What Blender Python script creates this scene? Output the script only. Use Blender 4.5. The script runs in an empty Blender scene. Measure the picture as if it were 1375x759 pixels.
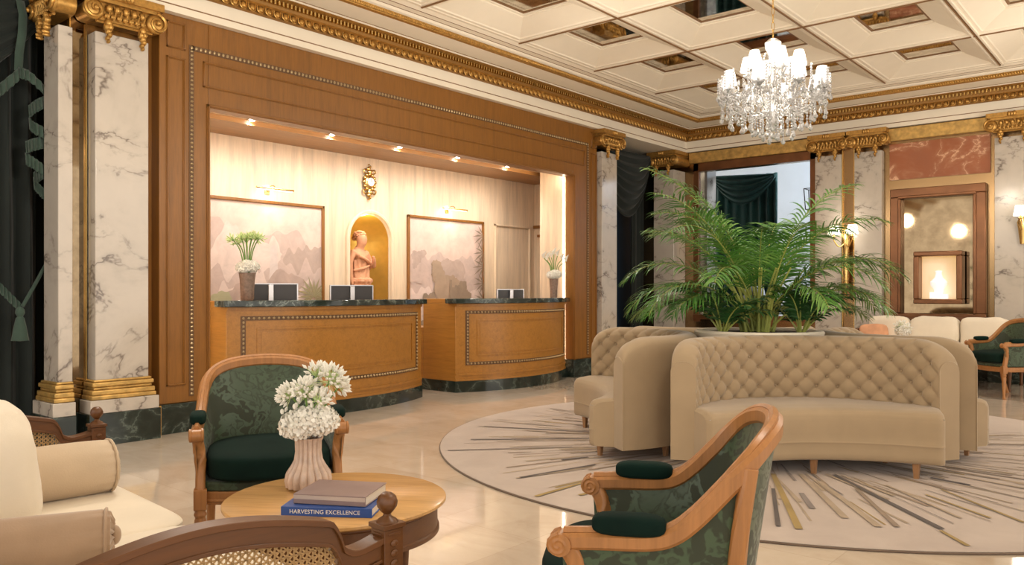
import bpy, math, random
from mathutils import Vector, Matrix, noise
PI = math.pi
sc = bpy.context.scene
COL = sc.collection
R = random.Random(7)
YAW = math.radians(40.1)
FW = (-math.sin(YAW), math.cos(YAW)); RT = (math.cos(YAW), math.sin(YAW))
def cw(lat, dep):
    return (RT[0]*lat + FW[0]*dep, RT[1]*lat + FW[1]*dep)

# ------------------------------------------------------------------ camera
cam = bpy.data.cameras.new('camera'); camo = bpy.data.objects.new('camera', cam); COL.objects.link(camo)
camo.location = (0, 0, 1.2); camo.rotation_euler = (PI/2, 0, YAW)
cam.sensor_width = 36; cam.lens = 1084/1375*36; cam.shift_y = 12.5/1375; cam.clip_start = .05
sc.camera = camo
sc.view_settings.view_transform = 'Standard'; sc.view_settings.look = 'None'
sc.view_settings.gamma = 1; sc.view_settings.use_curve_mapping = False
sc.view_settings.exposure = 0.32
sc.cycles.max_bounces = 7; sc.cycles.diffuse_bounces = 4; sc.cycles.glossy_bounces = 4
sc.cycles.transmission_bounces = 5; sc.cycles.sample_clamp_indirect = 4; sc.cycles.caustics_refractive = False; sc.cycles.caustics_reflective = False
sc.cycles.use_denoising = True

# ------------------------------------------------------------------ material helpers
class NT:
    def __init__(s, name):
        s.m = bpy.data.materials.new(name); s.m.use_nodes = True
        s.t = s.m.node_tree; s.b = s.t.nodes['Principled BSDF']; s._co = None
    def n(s, typ, **kw):
        nd = s.t.nodes.new('ShaderNode'+typ)
        for k, v in kw.items(): setattr(nd, k, v)
        return nd
    def l(s, a, b): s.t.links.new(a, b)
    def co(s, scale=(1,1,1), rot=(0,0,0), loc=(0,0,0), gen='Object'):
        c = s.n('TexCoord'); mp = s.n('Mapping'); mp.inputs['Scale'].default_value = scale
        mp.inputs['Rotation'].default_value = rot; mp.inputs['Location'].default_value = loc
        s.l(c.outputs[gen], mp.inputs['Vector']); return mp.outputs[0]
    def noise(s, vec, scale, detail=4, rough=.55, dist=0):
        n = s.n('TexNoise'); n.inputs['Scale'].default_value = scale; n.inputs['Detail'].default_value = detail
        n.inputs['Roughness'].default_value = rough; n.inputs['Distortion'].default_value = dist
        s.l(vec, n.inputs['Vector']); return n.outputs['Fac']
    def ramp(s, fac, stops, interp='LINEAR'):
        r = s.n('ValToRGB'); e = r.color_ramp.elements; r.color_ramp.interpolation = interp
        while len(e) < len(stops): e.new(.5)
        for i, (p, c) in enumerate(stops):
            e[i].position = p; e[i].color = (*c, 1) if len(c) == 3 else c
        s.l(fac, r.inputs[0]); return r.outputs[0]
    def mix(s, fac, a, b, mode='MIX'):
        m = s.n('Mix', data_type='RGBA', blend_type=mode)
        if isinstance(fac, (int, float)): m.inputs[0].default_value = fac
        else: s.l(fac, m.inputs[0])
        for i, x in ((6, a), (7, b)):
            if isinstance(x, tuple): m.inputs[i].default_value = (*x, 1)
            else: s.l(x, m.inputs[i])
        return m.outputs[2]
    def math(s, op, a, b=None, c=None):
        m = s.n('Math', operation=op)
        for i, x in enumerate((a, b, c)):
            if x is None: continue
            if isinstance(x, (int, float)): m.inputs[i].default_value = x
            else: s.l(x, m.inputs[i])
        return m.outputs[0]
    def set(s, color=None, rough=None, metal=None, bump=None, bstr=.3, bdist=.01, **kw):
        b = s.b
        if color is not None:
            if isinstance(color, tuple): b.inputs['Base Color'].default_value = (*color, 1)
            else: s.l(color, b.inputs['Base Color'])
        if rough is not None:
            if isinstance(rough, (int, float)): b.inputs['Roughness'].default_value = rough
            else: s.l(rough, b.inputs['Roughness'])
        if metal is not None: b.inputs['Metallic'].default_value = metal
        if bump is not None:
            bp = s.n('Bump'); bp.inputs['Strength'].default_value = bstr; bp.inputs['Distance'].default_value = bdist
            s.l(bump, bp.inputs['Height']); s.l(bp.outputs[0], b.inputs['Normal'])
        for k, v in kw.items(): b.inputs[k.replace('_', ' ')].default_value = v
        return s.m

def sc3(c, k): return tuple(x*k for x in c)
def wood(name, c, axis='Z', rough=.38, k=1.0, fine=1.0):
    t = NT(name)
    s = {'Z': (9, 9, .7), 'Y': (9, .7, 9), 'X': (.7, 9, 9)}[axis]
    v = t.co(scale=s)
    a = t.noise(v, 2.2*fine, 5, .6, .6); b = t.noise(v, 9*fine, 3, .6)
    c1 = t.ramp(a, [(.25, sc3(c, .74)), (.5, c), (.75, sc3(c, 1.16))])
    c2 = t.mix(.25*k, c1, t.ramp(b, [(.3, sc3(c, .55)), (.6, sc3(c, 1.2))]))
    return t.set(c2, rough, bump=b, bstr=.08, bdist=.004, Coat_Weight=.04, Coat_Roughness=.25)
def plain(name, c, rough=.5, metal=0, var=.12, nscale=6, bump=0, **kw):
    t = NT(name)
    nz = t.noise(t.co(), nscale, 4)
    col = t.ramp(nz, [(.3, sc3(c, 1-var)), (.7, sc3(c, 1+var*.6))])
    return t.set(col, rough, metal, bump=nz if bump else None, bstr=bump or .1, **kw)
def cloth(name, c, rough=.9, sheen=.3, nscale=260, bstr=.15, var=.1, sheen_tint=None):
    t = NT(name)
    v = t.co(); big = t.noise(v, 5, 3); w = t.noise(v, nscale, 2)
    col = t.ramp(big, [(.3, sc3(c, 1-var)), (.7, sc3(c, 1+var))])
    return t.set(col, rough, bump=w, bstr=bstr, bdist=.002, Sheen_Weight=sheen, Sheen_Roughness=.5)
def emit(name, c, s):
    t = NT(name); t.set((.8,.8,.8), .6)
    t.b.inputs['Emission Color'].default_value = (*c, 1); t.b.inputs['Emission Strength'].default_value = s
    return t.m
def marble(name, base, vein, scale=1.0, rough=.12, v2=None, rot=(.5,.3,.4), amount=1.0):
    t = NT(name); v = t.co(scale=(scale,)*3, rot=rot)
    d = t.noise(v, 1.6, 6, .6)
    w = t.n('TexNoise'); w.inputs['Scale'].default_value = 1.1; w.inputs['Detail'].default_value = 5; w.inputs['Roughness'].default_value = .58
    w.inputs['Distortion'].default_value = .5
    st = t.co(scale=(scale*.9, scale*.9, scale*1.25), rot=rot); t.l(st, w.inputs['Vector'])
    a = t.math('ABSOLUTE', t.math('SUBTRACT', w.outputs['Fac'], .5))
    line = t.ramp(a, [(0, (1,1,1)), (.006, (.7,.7,.7)), (.016, (.22,.22,.22)), (.06, (.06,.06,.06)), (.11, (0,0,0))])
    msk = t.math('MULTIPLY', line, t.ramp(d, [(.36, (0,0,0)), (.52, (1,1,1))]))
    cloud = t.ramp(t.noise(v, .9, 5, .6, .5), [(.35, sc3(base, .9)), (.65, base)])
    return t.set(t.mix(t.math('MULTIPLY', msk, amount), cloud, vein), rough)

M = {}
M['wood_wall'] = wood('honey_oak_panelling', (.235,.095,.014), 'Z')
M['wood_wall_h'] = wood('honey_oak_panelling_horizontal', (.36,.18,.055), 'Y')
M['wood_desk'] = wood('honey_oak_desk_veneer', (.37,.165,.03), 'Y', rough=.3)
M['wood_alcove'] = wood('pale_striped_veneer', (.72,.575,.41), 'Z', k=.5, fine=.6)
M['wood_chair'] = wood('light_walnut_frame', (.38,.165,.05), 'Z', rough=.38)
M['wood_sofa'] = wood('carved_oak_frame', (.120,.042,.008), 'Y', rough=.4)
M['wood_table'] = wood('satin_table_veneer', (.58,.33,.12), 'X', rough=.22)
M['wood_leg'] = wood('brown_wooden_leg', (.33,.17,.075), 'Z')
M['cream'] = plain('cream_painted_plaster', (.86,.78,.64), .45, var=.02)
M['brown_line'] = plain('brown_painted_line', (.22,.11,.04), .5)
M['gold'] = plain('antique_gilding', (.50,.275,.07), .38, .7, var=.3, nscale=30)
M['gold_band'] = plain('gilded_frieze_band', (.60,.38,.12), .45, .6, var=.35, nscale=14)
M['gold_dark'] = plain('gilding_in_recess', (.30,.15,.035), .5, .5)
M['bronze'] = plain('bronze_frame', (.20,.085,.035), .3, .6, var=.2)
M['brass'] = plain('brushed_brass', (.70,.47,.17), .25, 1, var=.08)
M['bead'] = plain('silvered_bead', (.44,.32,.17), .35, .6, var=.2, nscale=40)
M['bead_dark'] = plain('dark_bead_ground', (.13,.065,.025), .5)
M['marble'] = marble('white_veined_marble', (.57,.51,.44), (.17,.14,.12), 1.25)
M['marble_green'] = marble('dark_green_marble', (.014,.022,.018), (.16,.20,.17), 2.0, .1, amount=.6)
M['marble_counter'] = marble('dark_counter_marble', (.02,.028,.024), (.22,.26,.23), 3.5, .06, amount=.8)
M['marble_red'] = marble('red_onyx', (.36,.12,.055), (.75,.45,.28), 2.2, .12, amount=1)
M['mirror'] = (lambda t: t.set(t.ramp(t.noise(t.co(), 7, 5, .7), [(.35, (.42,.36,.28)), (.6, (.74,.69,.60))]), .04, 1))(NT('antique_mirror'))
M['mirror_bronze'] = (lambda t: t.set((.34,.22,.11), .22, 1))(NT('bronze_tinted_mirror'))
M['silver'] = plain('silver_metal', (.62,.62,.64), .3, .9, var=.05)
M['black'] = plain('matte_black_plastic', (.018,.018,.02), .4)
M['screen_back'] = plain('grey_black_plastic', (.03,.03,.032), .35)
M['white_paint'] = plain('white_enamel', (.82,.80,.76), .4, var=.03)
M['terracotta'] = plain('terracotta', (.66,.33,.18), .75, var=.18, nscale=9, bump=.15)
M['gold_niche'] = plain('gold_leaf_niche', (.80,.50,.10), .38, .55, var=.18, nscale=4)
M['sofa_beige'] = cloth('beige_velvet', (.37,.27,.16), .85, .3, var=.05)
M['cushion_white'] = cloth('ivory_upholstery', (.80,.71,.57), .9, .2, 180, .25, var=.04)
M['cushion_beige'] = cloth('beige_linen', (.60,.47,.33), .9, .2, 180, .25, var=.06)
M['cushion_brown'] = cloth('brown_velvet', (.40,.27,.17), .8, .4, 180, .2, var=.12)
M['velvet_green'] = cloth('dark_green_velvet', (.0015,.013,.009), .9, .0, var=.3); M['velvet_green'].node_tree.nodes['Principled BSDF'].inputs['Specular IOR Level'].default_value = .2
M['mirror_dim'] = (lambda t: t.set(t.ramp(t.noise(t.co(), 5, 5, .7), [(.35, (.20,.14,.08)), (.65, (.30,.22,.13))]), .04, 1))(NT('smoked_mirror'))
M['curtain'] = cloth('dark_green_drape', (.005,.010,.008), .85, .1, var=.2)
M['curtain_teal'] = cloth('deep_teal_drape', (.005,.055,.05), .8, .2, var=.2)
M['fringe'] = cloth('sage_fringe', (.035,.065,.048), .9, .2, 300, .4, var=.2)
M['blue_panel'] = plain('deep_blue_panel', (.012,.04,.085), .5, var=.15)
M['leaf'] = (lambda t: t.set(t.ramp(t.noise(t.co(), 3.5, 3), [(.3, (.035,.13,.02)), (.5, (.08,.24,.035)), (.7, (.20,.38,.08))]), .38, Coat_Weight=.1))(NT('palm_leaf_green'))
M['leaf_dark'] = (lambda t: t.set(t.ramp(t.noise(t.co(), 4, 3), [(.3, (.015,.06,.015)), (.7, (.05,.16,.04))]), .35))(NT('dark_leaf_green'))
M['stem'] = plain('yellow_green_stem', (.38,.42,.10), .5, var=.3, nscale=8)
M['stem_green'] = plain('green_stem', (.16,.30,.07), .5)
M['petal'] = plain('white_petal', (.86,.84,.76), .6, var=.06, nscale=60)
M['petal_green'] = plain('pale_green_bud', (.62,.76,.36), .6, var=.15, nscale=50)
M['soil'] = plain('dark_soil', (.03,.02,.012), .9)
M['ceramic'] = plain('blush_glazed_ceramic', (.58,.44,.35), .18, var=.2, nscale=25)
M['basket_brown'] = plain('taupe_woven_vase', (.25,.17,.13), .6, var=.3, nscale=40)
M['cane'] = plain('woven_cane', (.50,.31,.13), .5, var=.2, nscale=60)
M['book_mauve'] = plain('mauve_cloth_cover', (.27,.19,.18), .5, var=.08, nscale=12)
M['book_band'] = plain('pale_spine_band', (.50,.41,.36), .5)
M['book_blue'] = plain('blue_cover', (.02,.075,.30), .35, var=.06)
M['paper'] = plain('page_edges', (.74,.66,.54), .8)
M['ink_white'] = plain('white_lettering', (.85,.85,.8), .5)
M['wall_pale'] = plain('pale_cool_plaster', (.62,.66,.70), .7, var=.05, nscale=2)
M['shade'] = emit('glowing_white_shade', (1,.93,.84), 1.15)
M['shade_soft'] = emit('soft_glowing_shade', (1,.88,.68), 3.0)
M['bulb'] = emit('downlight_lens', (1,.95,.88), 30)
M['led'] = emit('warm_led_strip', (1,.90,.76), 9)
M['led_cove'] = emit('warm_cove_led', (1,.90,.76), 32)
M['pic_led'] = emit('picture_lamp_tube', (1,.9,.75), 2.5)
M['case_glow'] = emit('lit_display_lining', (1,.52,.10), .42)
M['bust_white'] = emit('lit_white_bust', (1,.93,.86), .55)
def glass():
    t = NT('cut_crystal'); t.set((.9,.9,.9), .06, 0, IOR=1.5)
    t.b.inputs['Transmission Weight'].default_value = .62; t.b.inputs['Specular IOR Level'].default_value = 1.0
    t.b.inputs['Coat Weight'].default_value = .5
    return t.m
M['crystal'] = glass()
def damask():
    t = NT('green_damask'); v = t.co(scale=(1,1,1))
    w = t.noise(v, 6.0, 2, .5, 1.9); e = t.noise(v, 22, 2, .5, 1.2)
    f = t.math('ADD', t.math('MULTIPLY', w, .75), t.math('MULTIPLY', e, .25))
    pat = t.ramp(f, [(.46, (0,0,0)), (.485, (1,1,1)), (.53, (1,1,1)), (.555, (.15,.15,.15)), (.60, (.8,.8,.8))])
    col = t.mix(pat, (.026,.034,.015), (.045,.078,.036))
    fine = t.noise(v, 300, 1)
    return t.set(col, t.ramp(pat, [(0, (.7,.7,.7)), (1, (.38,.38,.38))]), bump=fine, bstr=.1, bdist=.002, Sheen_Weight=.2)
M['damask'] = damask()
def floor_mat():
    t = NT('polished_cream_marble_tiles'); v = t.co()
    br = t.n('TexBrick'); br.offset = 0; br.inputs['Scale'].default_value = 1
    br.inputs['Brick Width'].default_value = .61; br.inputs['Row Height'].default_value = .61; br.inputs['Mortar Size'].default_value = .0025
    br.inputs['Color1'].default_value = (.50,.41,.32,1); br.inputs['Color2'].default_value = (.66,.56,.45,1); br.inputs['Mortar'].default_value = (.44,.35,.26,1)
    br.inputs['Bias'].default_value = .1
    t.l(v, br.inputs['Vector'])
    a = t.noise(t.co(scale=(1,1.6,1), rot=(0,0,.5)), 2.2, 6, .62, 1.2)
    col = t.mix(.55, br.outputs['Color'], t.ramp(a, [(.25, (.48,.38,.28)), (.5, (.62,.52,.41)), (.75, (.72,.63,.53))]))
    return t.set(col, .07, bump=None, Coat_Weight=.3, Coat_Roughness=.03)
M['floor'] = floor_mat()

# ------------------------------------------------------------------ mesh builder
def perp(d):
    a = Vector((0,0,1)) if abs(d.z) < .9 else Vector((1,0,0))
    return d.cross(a).normalized()
class MB:
    def __init__(s): s.v = []; s.f = []; s.mi = []
    def add(s, vs, fs, m=0, X=None):
        o = len(s.v)
        s.v += [tuple(X @ Vector(p)) for p in vs] if X is not None else [tuple(p) for p in vs]
        s.f += [tuple(i+o for i in f) for f in fs]; s.mi += [m]*len(fs); return s
    def bx(s, x0, x1, y0, y1, z0, z1, m=0, X=None):
        vs = [(x,y,z) for z in (z0,z1) for y in (y0,y1) for x in (x0,x1)]
        return s.add(vs, [(0,2,3,1),(4,5,7,6),(0,1,5,4),(2,6,7,3),(0,4,6,2),(1,3,7,5)], m, X)
    def tube(s, pts, r, n=8, m=0, closed=False, X=None, sy=1.0):
        P = [Vector(p) for p in pts]; k = len(P)
        rs = r if isinstance(r, (list, tuple)) else [r]*k
        vs = []; prev = None
        for i in range(k):
            if closed: d = P[(i+1) % k]-P[i-1]
            else: d = P[min(i+1, k-1)]-P[max(i-1, 0)]
            if d.length < 1e-9: d = Vector((0,0,1))
            d.normalize()
            u = perp(d) if prev is None else (prev-d*prev.dot(d))
            if u.length < 1e-6: u = perp(d)
            u.normalize(); prev = u; w = d.cross(u)
            for j in range(n):
                a = 2*PI*j/n; vs.append(P[i]+u*(math.cos(a)*rs[i])+w*(math.sin(a)*rs[i]*sy))
        fs = []
        for i in range(k if closed else k-1):
            for j in range(n):
                a = i*n+j; b = i*n+(j+1) % n; i2 = (i+1) % k
                fs.append((a, b, i2*n+(j+1) % n, i2*n+j))
        if not closed: fs += [tuple(range(n-1,-1,-1)), tuple((k-1)*n+j for j in range(n))]
        return s.add(vs, fs, m, X)
    def bar(s, a, b, wx, wz, m=0, up=(0,0,1), X=None):
        a = Vector(a); b = Vector(b); d = (b-a).normalized(); u = d.cross(Vector(up)).normalized(); w = u.cross(d)
        vs = [p+u*(sx*wx/2)+w*(sz*wz/2) for p in (a,b) for sx, sz in ((-1,-1),(1,-1),(1,1),(-1,1))]
        return s.add(vs, [(0,3,2,1),(4,5,6,7),(0,1,5,4),(1,2,6,5),(2,3,7,6),(3,0,4,7)], m, X)
    def lathe(s, prof, n=24, c=(0,0,0), m=0, X=None, rf=None):
        vs = []
        for r, z in prof:
            for j in range(n):
                a = 2*PI*j/n; q = r*(rf(a, z) if rf else 1)
                vs.append((c[0]+q*math.cos(a), c[1]+q*math.sin(a), c[2]+z))
        k = len(prof); fs = []
        for i in range(k-1):
            for j in range(n):
                fs.append((i*n+j, i*n+(j+1) % n, (i+1)*n+(j+1) % n, (i+1)*n+j))
        fs += [tuple(range(n-1,-1,-1)), tuple((k-1)*n+j for j in range(n))]
        return s.add(vs, fs, m, X)
    def ell(s, c, r, nu=10, nv=7, m=0, X=None):
        if isinstance(r, (int, float)): r = (r, r, r)
        vs = [(c[0], c[1], c[2]-r[2])]
        for i in range(1, nv):
            t = -PI/2+PI*i/nv
            for j in range(nu):
                a = 2*PI*j/nu; vs.append((c[0]+r[0]*math.cos(t)*math.cos(a), c[1]+r[1]*math.cos(t)*math.sin(a), c[2]+r[2]*math.sin(t)))
        vs.append((c[0], c[1], c[2]+r[2])); e = len(vs)-1; fs = []
        for j in range(nu): fs.append((0, 1+(j+1) % nu, 1+j)); fs.append((e, 1+(nv-2)*nu+j, 1+(nv-2)*nu+(j+1) % nu))
        for i in range(nv-2):
            for j in range(nu): a = 1+i*nu; fs.append((a+j, a+(j+1) % nu, a+nu+(j+1) % nu, a+nu+j))
        return s.add(vs, fs, m, X)
    def grid(s, fn, nu, nv, m=0, cu=False, cv=False, X=None):
        vs = [fn(i/(nu if cu else nu-1), j/(nv if cv else nv-1)) for i in range(nu) for j in range(nv)]
        fs = []
        for i in range(nu if cu else nu-1):
            for j in range(nv if cv else nv-1):
                i2 = (i+1) % nu; j2 = (j+1) % nv
                fs.append((i*nv+j, i2*nv+j, i2*nv+j2, i*nv+j2))
        return s.add(vs, fs, m, X)
    def prism(s, poly, z0, z1, m=0, X=None):
        k = len(poly); vs = [(x,y,z0) for x,y in poly]+[(x,y,z1) for x,y in poly]
        return s.add(vs, [tuple(range(k-1,-1,-1)), tuple(range(k,2*k))]+[(i,(i+1)%k,k+(i+1)%k,k+i) for i in range(k)], m, X)
    def build(s, name, mats, parent=None, bevel=0, sub=0, solid=0, angle=38, loc=None, bseg=2, offs=-1):
        me = bpy.data.meshes.new(name); me.from_pydata(s.v, [], s.f)
        for q in (mats if isinstance(mats, (list, tuple)) else [mats]): me.materials.append(M[q] if isinstance(q, str) else q)
        me.polygons.foreach_set('material_index', s.mi); me.polygons.foreach_set('use_smooth', [True]*len(s.f))
        me.update(); me.set_sharp_from_angle(angle=math.radians(angle))
        o = bpy.data.objects.new(name, me); COL.objects.link(o)
        if parent: o.parent = parent
        if loc: o.location = loc
        if solid: d = o.modifiers.new('solid', 'SOLIDIFY'); d.thickness = solid; d.offset = offs
        if bevel: d = o.modifiers.new('bevel', 'BEVEL'); d.width = bevel; d.segments = bseg; d.limit_method = 'ANGLE'; d.angle_limit = math.radians(40)
        if sub: d = o.modifiers.new('sub', 'SUBSURF'); d.levels = sub; d.render_levels = sub
        return o
def thing(name, label, cat, loc=(0,0,0), rotz=0, group=None):
    o = bpy.data.objects.new(name, None); COL.objects.link(o); o.location = loc; o.rotation_euler = (0,0,rotz)
    o.empty_display_size = .1; o['label'] = label; o['category'] = cat
    if group: o['group'] = group
    return o
def tag(o, label, cat, group=None, kind=None):
    o['label'] = label; o['category'] = cat
    if group: o['group'] = group
    if kind: o['kind'] = kind
    return o
def st(o): o['kind'] = 'structure'; return o
def dup(root, loc, rotz, label=None, group=None):
    def cp(o, par):
        c = o.copy(); COL.objects.link(c)
        if par: c.parent = par
        for ch in kids.get(o.name, []): cp(ch, c)
        return c
    kids = {}
    for o in list(COL.objects):
        if o.parent: kids.setdefault(o.parent.name, []).append(o)
    r = cp(root, None); r.location = loc; r.rotation_euler = (0,0,rotz)
    if label: r['label'] = label
    if group: r['group'] = group
    return r
def rx(a): return Matrix.Rotation(a, 4, 'X')
def ry(a): return Matrix.Rotation(a, 4, 'Y')
def rz(a): return Matrix.Rotation(a, 4, 'Z')
def tr(x, y, z): return Matrix.Translation((x,y,z))
def lerp(a, b, t): return a+(b-a)*t
def catmull(P, k=6):
    P = [Vector(p) for p in P]; out = []
    for i in range(len(P)-1):
        a = P[max(i-1,0)]; b = P[i]; c = P[i+1]; d = P[min(i+2, len(P)-1)]
        for j in range(k):
            t = j/k; out.append(.5*((2*b)+(c-a)*t+(2*a-5*b+4*c-d)*t*t+(3*b-a-3*c+d)*t**3))
    out.append(P[-1]); return out
def spot(name, loc, e, size=60, blend=.6, col=(1,.90,.77), tgt=None, r=.04):
    l = bpy.data.lights.new(name, 'SPOT'); l.energy = e; l.spot_size = math.radians(size); l.spot_blend = blend; l.color = col; l.shadow_soft_size = r
    o = bpy.data.objects.new(name, l); COL.objects.link(o); o.location = loc
    d = (Vector(tgt)-Vector(loc)) if tgt else Vector((0,0,-1)); o.rotation_euler = d.to_track_quat('-Z', 'Y').to_euler(); return o
def point(name, loc, e, r=.1, col=(1,.90,.76)):
    l = bpy.data.lights.new(name, 'POINT'); l.energy = e; l.color = col; l.shadow_soft_size = r
    o = bpy.data.objects.new(name, l); COL.objects.link(o); o.location = loc; return o
# ------------------------------------------------------------------ room shell
FX = -6.62          # face of the timber surround
EX = -6.55; EY = 12.35   # faces of the entablature
ZF = 3.555
b = MB(); b.bx(-11.5, 6, -3, 18, -.1, 0); st(b.build('floor', 'floor'))
# solid wall behind the curtain bays and beside the alcove
b = MB()
b.bx(-7.7, -7.45, -3, 3.66, 0, 4.3); st(b.build('wall_left', 'curtain'))
b = MB(); b.bx(-7.9, -6.75, 2.70, 3.30, 0, ZF); b.bx(-7.19, -6.76, 9.335, 10.3, 0, ZF)
b.bx(-8.2, -6.76, 3.3, 10.3, 3.1, ZF); st(b.build('wall_left_timber', 'wood_wall'))
b = MB(); b.bx(-7.7, -7.5, 10.3, 12.6, 0, ZF); b.bx(-8.3, -7.0, 10.22, 10.3, 0, ZF); st(b.build('wall_left_bay', 'blue_panel'))
# timber surround
sur = MB()
sur.bx(-6.76, FX, 3.27, 3.716, .25, ZF); sur.bx(-6.76, FX, 9.195, 9.78, .25, ZF); sur.bx(-6.76, FX, 3.716, 9.195, 2.82, ZF)
s1 = st(sur.build('wall_left_surround', 'wood_wall', bevel=.006))
def mould(name, y0, y1, z0, z1, x, w=.022, d=.018, m='wood_wall', sides='tblr'):
    q = MB()
    for k, (ww, dd) in enumerate(((w, d*.45), (w*.5, d))):
        o = (w-ww)/2
        if 'l' in sides: q.bx(x, x+dd, y0+o, y0+o+ww, z0+o, z1-o)
        if 'r' in sides: q.bx(x, x+dd, y1-o-ww, y1-o, z0+o, z1-o)
        if 't' in sides: q.bx(x, x+dd, y0+o, y1-o, z1-o-ww, z1-o)
        if 'b' in sides: q.bx(x, x+dd, y0+o, y1-o, z0+o, z0+o+ww)
    return q
q = mould('', 3.33, 3.50, .40, 3.20, FX); q.v += []
for a in (mould('', 3.33, 3.50, 3.27, 3.50, FX), mould('', 3.66, 9.47, 2.99, 3.22, FX), mould('', 9.62, 9.76, .4, 3.2, FX), mould('', 9.62, 9.76, 3.27, 3.5, FX),
          mould('', 3.695, 9.225, -.3, 2.85, FX, w=.03, d=.025, sides='tlr')):
    q.add(a.v, a.f)
q.v = [(x, y, max(z, .25)) for x, y, z in q.v]
st(q.build('trim_1', 'wood_wall', bevel=.003))
# beaded moulding round the surround
q = MB()
yb0, yb1, zb = 3.555, 9.54, 3.31
q.bx(FX, FX+.006, yb0-.022, yb0+.022, .3, zb+.022, 1); q.bx(FX, FX+.006, yb1-.022, yb1+.022, .3, zb+.022, 1); q.bx(FX, FX+.006, yb0, yb1, zb-.022, zb+.022, 1)
def beads(q, p0, p1, pitch, r, m=0, nx=None):
    p0 = Vector(p0); p1 = Vector(p1); n = max(2, int((p1-p0).length/pitch))
    for i in range(n+1):
        p = p0.lerp(p1, i/n); q.ell(p, r, 6, 4, m)
beads(q, (FX+.008, yb0, .32), (FX+.008, yb0, zb-.03), .036, (.012,.015,.012))
beads(q, (FX+.008, yb1, .32), (FX+.008, yb1, zb-.03), .036, (.012,.015,.012))
beads(q, (FX+.008, yb0, zb), (FX+.008, yb1, zb), .042, (.012,.014,.016))
st(q.build('trim_2', ['bead', 'bead_dark']))
# skirting
q = MB(); q.bx(-6.75, FX+.03, 3.27, 3.74, 0, .25); q.bx(-6.75, FX+.03, 9.17, 9.79, 0, .25); q.bx(-6.75, -6.70, 2.6, 3.27, 0, .25)
st(q.build('baseboard_left', 'marble_green', bevel=.004))
# ------------------------------------------------------------------ alcove
AX = -8.0
q = MB(); q.bx(-8.2, AX, 3.0, 6.36, 0, 3.1); q.bx(-8.2, AX, 7.02, 10.2, 0, 3.1); q.bx(-8.2, AX, 6.36, 7.02, 0, .62); 
# spandrel over the arched niche
NY = 6.69; NR = .33; NZ = 1.86
k = 20
vs = []; fs = []
for i in range(k+1):
    a = PI*i/k; y = NY+NR*math.cos(a); z = NZ+NR*math.sin(a)
    vs += [(AX, y, z), (AX, y, 3.1)]
for i in range(k): fs.append((2*i, 2*i+1, 2*i+3, 2*i+2))
q.add(vs, fs); st(q.build('wall_alcove_back', 'wood_alcove'))
q = MB(); q.bx(-8.2, -6.76, 3.2, 3.66, 0, 3.0); st(q.build('wall_alcove_near', 'wood_alcove'))
q = MB(); q.bx(-7.22, -6.76, 9.2, 9.33, 0, 3.0); st(q.build('wall_alcove_jamb', 'wood_alcove', bevel=.004))
q = MB(); q.bx(-8.2, -7.0, 10.05, 10.2, 0, 3.0); st(q.build('wall_alcove_end', 'wood_alcove'))
q = MB(); q.bx(-8.2, -7.34, 3.2, 10.2, 2.90, 3.1); st(q.build('ceiling_alcove', 'wood_wall_h'))
q = MB(); q.bx(-7.34, -6.76, 3.2, 10.2, 2.95, 3.1); st(q.build('ceiling_alcove_cove', 'wood_alcove'))
# panel mouldings on the alcove walls: blind door, side panel
q = mould("", 9.08, 9.93, .12, 2.22, AX, w=.035, d=.03)
st(q.build('trim_3', 'wood_alcove', bevel=.003))
q = MB(); q.bx(-7.82, -7.80, 10.03, 10.05, .1, 2.0); q.bx(-7.3, -7.28, 10.03, 10.05, .1, 2.0); q.bx(-7.84, -7.26, 10.01, 10.05, 2.0, 2.06); q.bx(-7.9, -7.2, 9.99, 10.05, 2.06, 2.10)
q.bx(-8.0, -7.2, 10.02, 10.05, 2.2, 2.25)
st(q.build('trim_4', 'wood_wall', bevel=.003))
q = MB(); q.bx(AX, AX+.02, 3.66, 10.05, 0, .14); st(q.build('baseboard_alcove', 'wood_alcove'))
# LED strips tucked behind the lip and the jambs (the lights that wash the alcove)
q = MB(); q.bx(-6.79, -6.765, 3.68, 9.19, 2.865, 2.885); t = thing('led_strip', 'long warm light strip hidden behind the top lip of the desk alcove', 'light strip', (0,0,0)); q.build('diffuser', 'led_cove', t)
q = MB(); q.bx(-6.79, -6.775, 9.182, 9.195, .1, 2.8); t = thing('led_strip', 'upright warm light strip down the right jamb of the desk alcove', 'light strip', (0,0,0)); q.build('diffuser', 'led', t)
q = MB(); q.bx(-6.80, -6.77, 3.665, 3.69, .1, 2.8); t = thing('led_strip', 'upright warm light strip down the left jamb of the desk alcove', 'light strip', (0,0,0)); q.build('diffuser', 'led', t)
# niche: gold half cylinder with moulded arch
q = MB()
def niche(u, v):
    a = PI*u; y = NY+NR*math.cos(a)
    return (AX-.02-.36*math.sin(a), y, lerp(.62, NZ, v))
q.grid(niche, 25, 6)
def dome(u, v):
    a = PI*u; e = v*PI/2
    return (AX-.02-.36*math.sin(a)*math.cos(e), NY+NR*math.cos(a)*math.cos(e)*1.0, NZ+NR*math.sin(e))
q.grid(dome, 25, 10); q.bx(-8.42, AX, NY-NR, NY+NR, .6, .62)
nt = q.build('wall_alcove_niche', 'gold_niche'); st(nt)
q = MB(); arc = [(AX+.012, NY+(NR+.03), .55)]+[(AX+.012, NY+(NR+.03)*math.cos(PI*i/24), NZ+(NR+.03)*math.sin(PI*i/24)) for i in range(25)]+[(AX+.012, NY-(NR+.03), .55)]
q.tube(arc, .028, 8); q.tube([(p[0]+.015, NY+(p[1]-NY)*.965, p[2] if abs(p[2]-NZ) < 1e-6 else NZ+(p[2]-NZ)*(.965 if p[2] > NZ else 1)) for p in arc], .012, 6)
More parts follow.
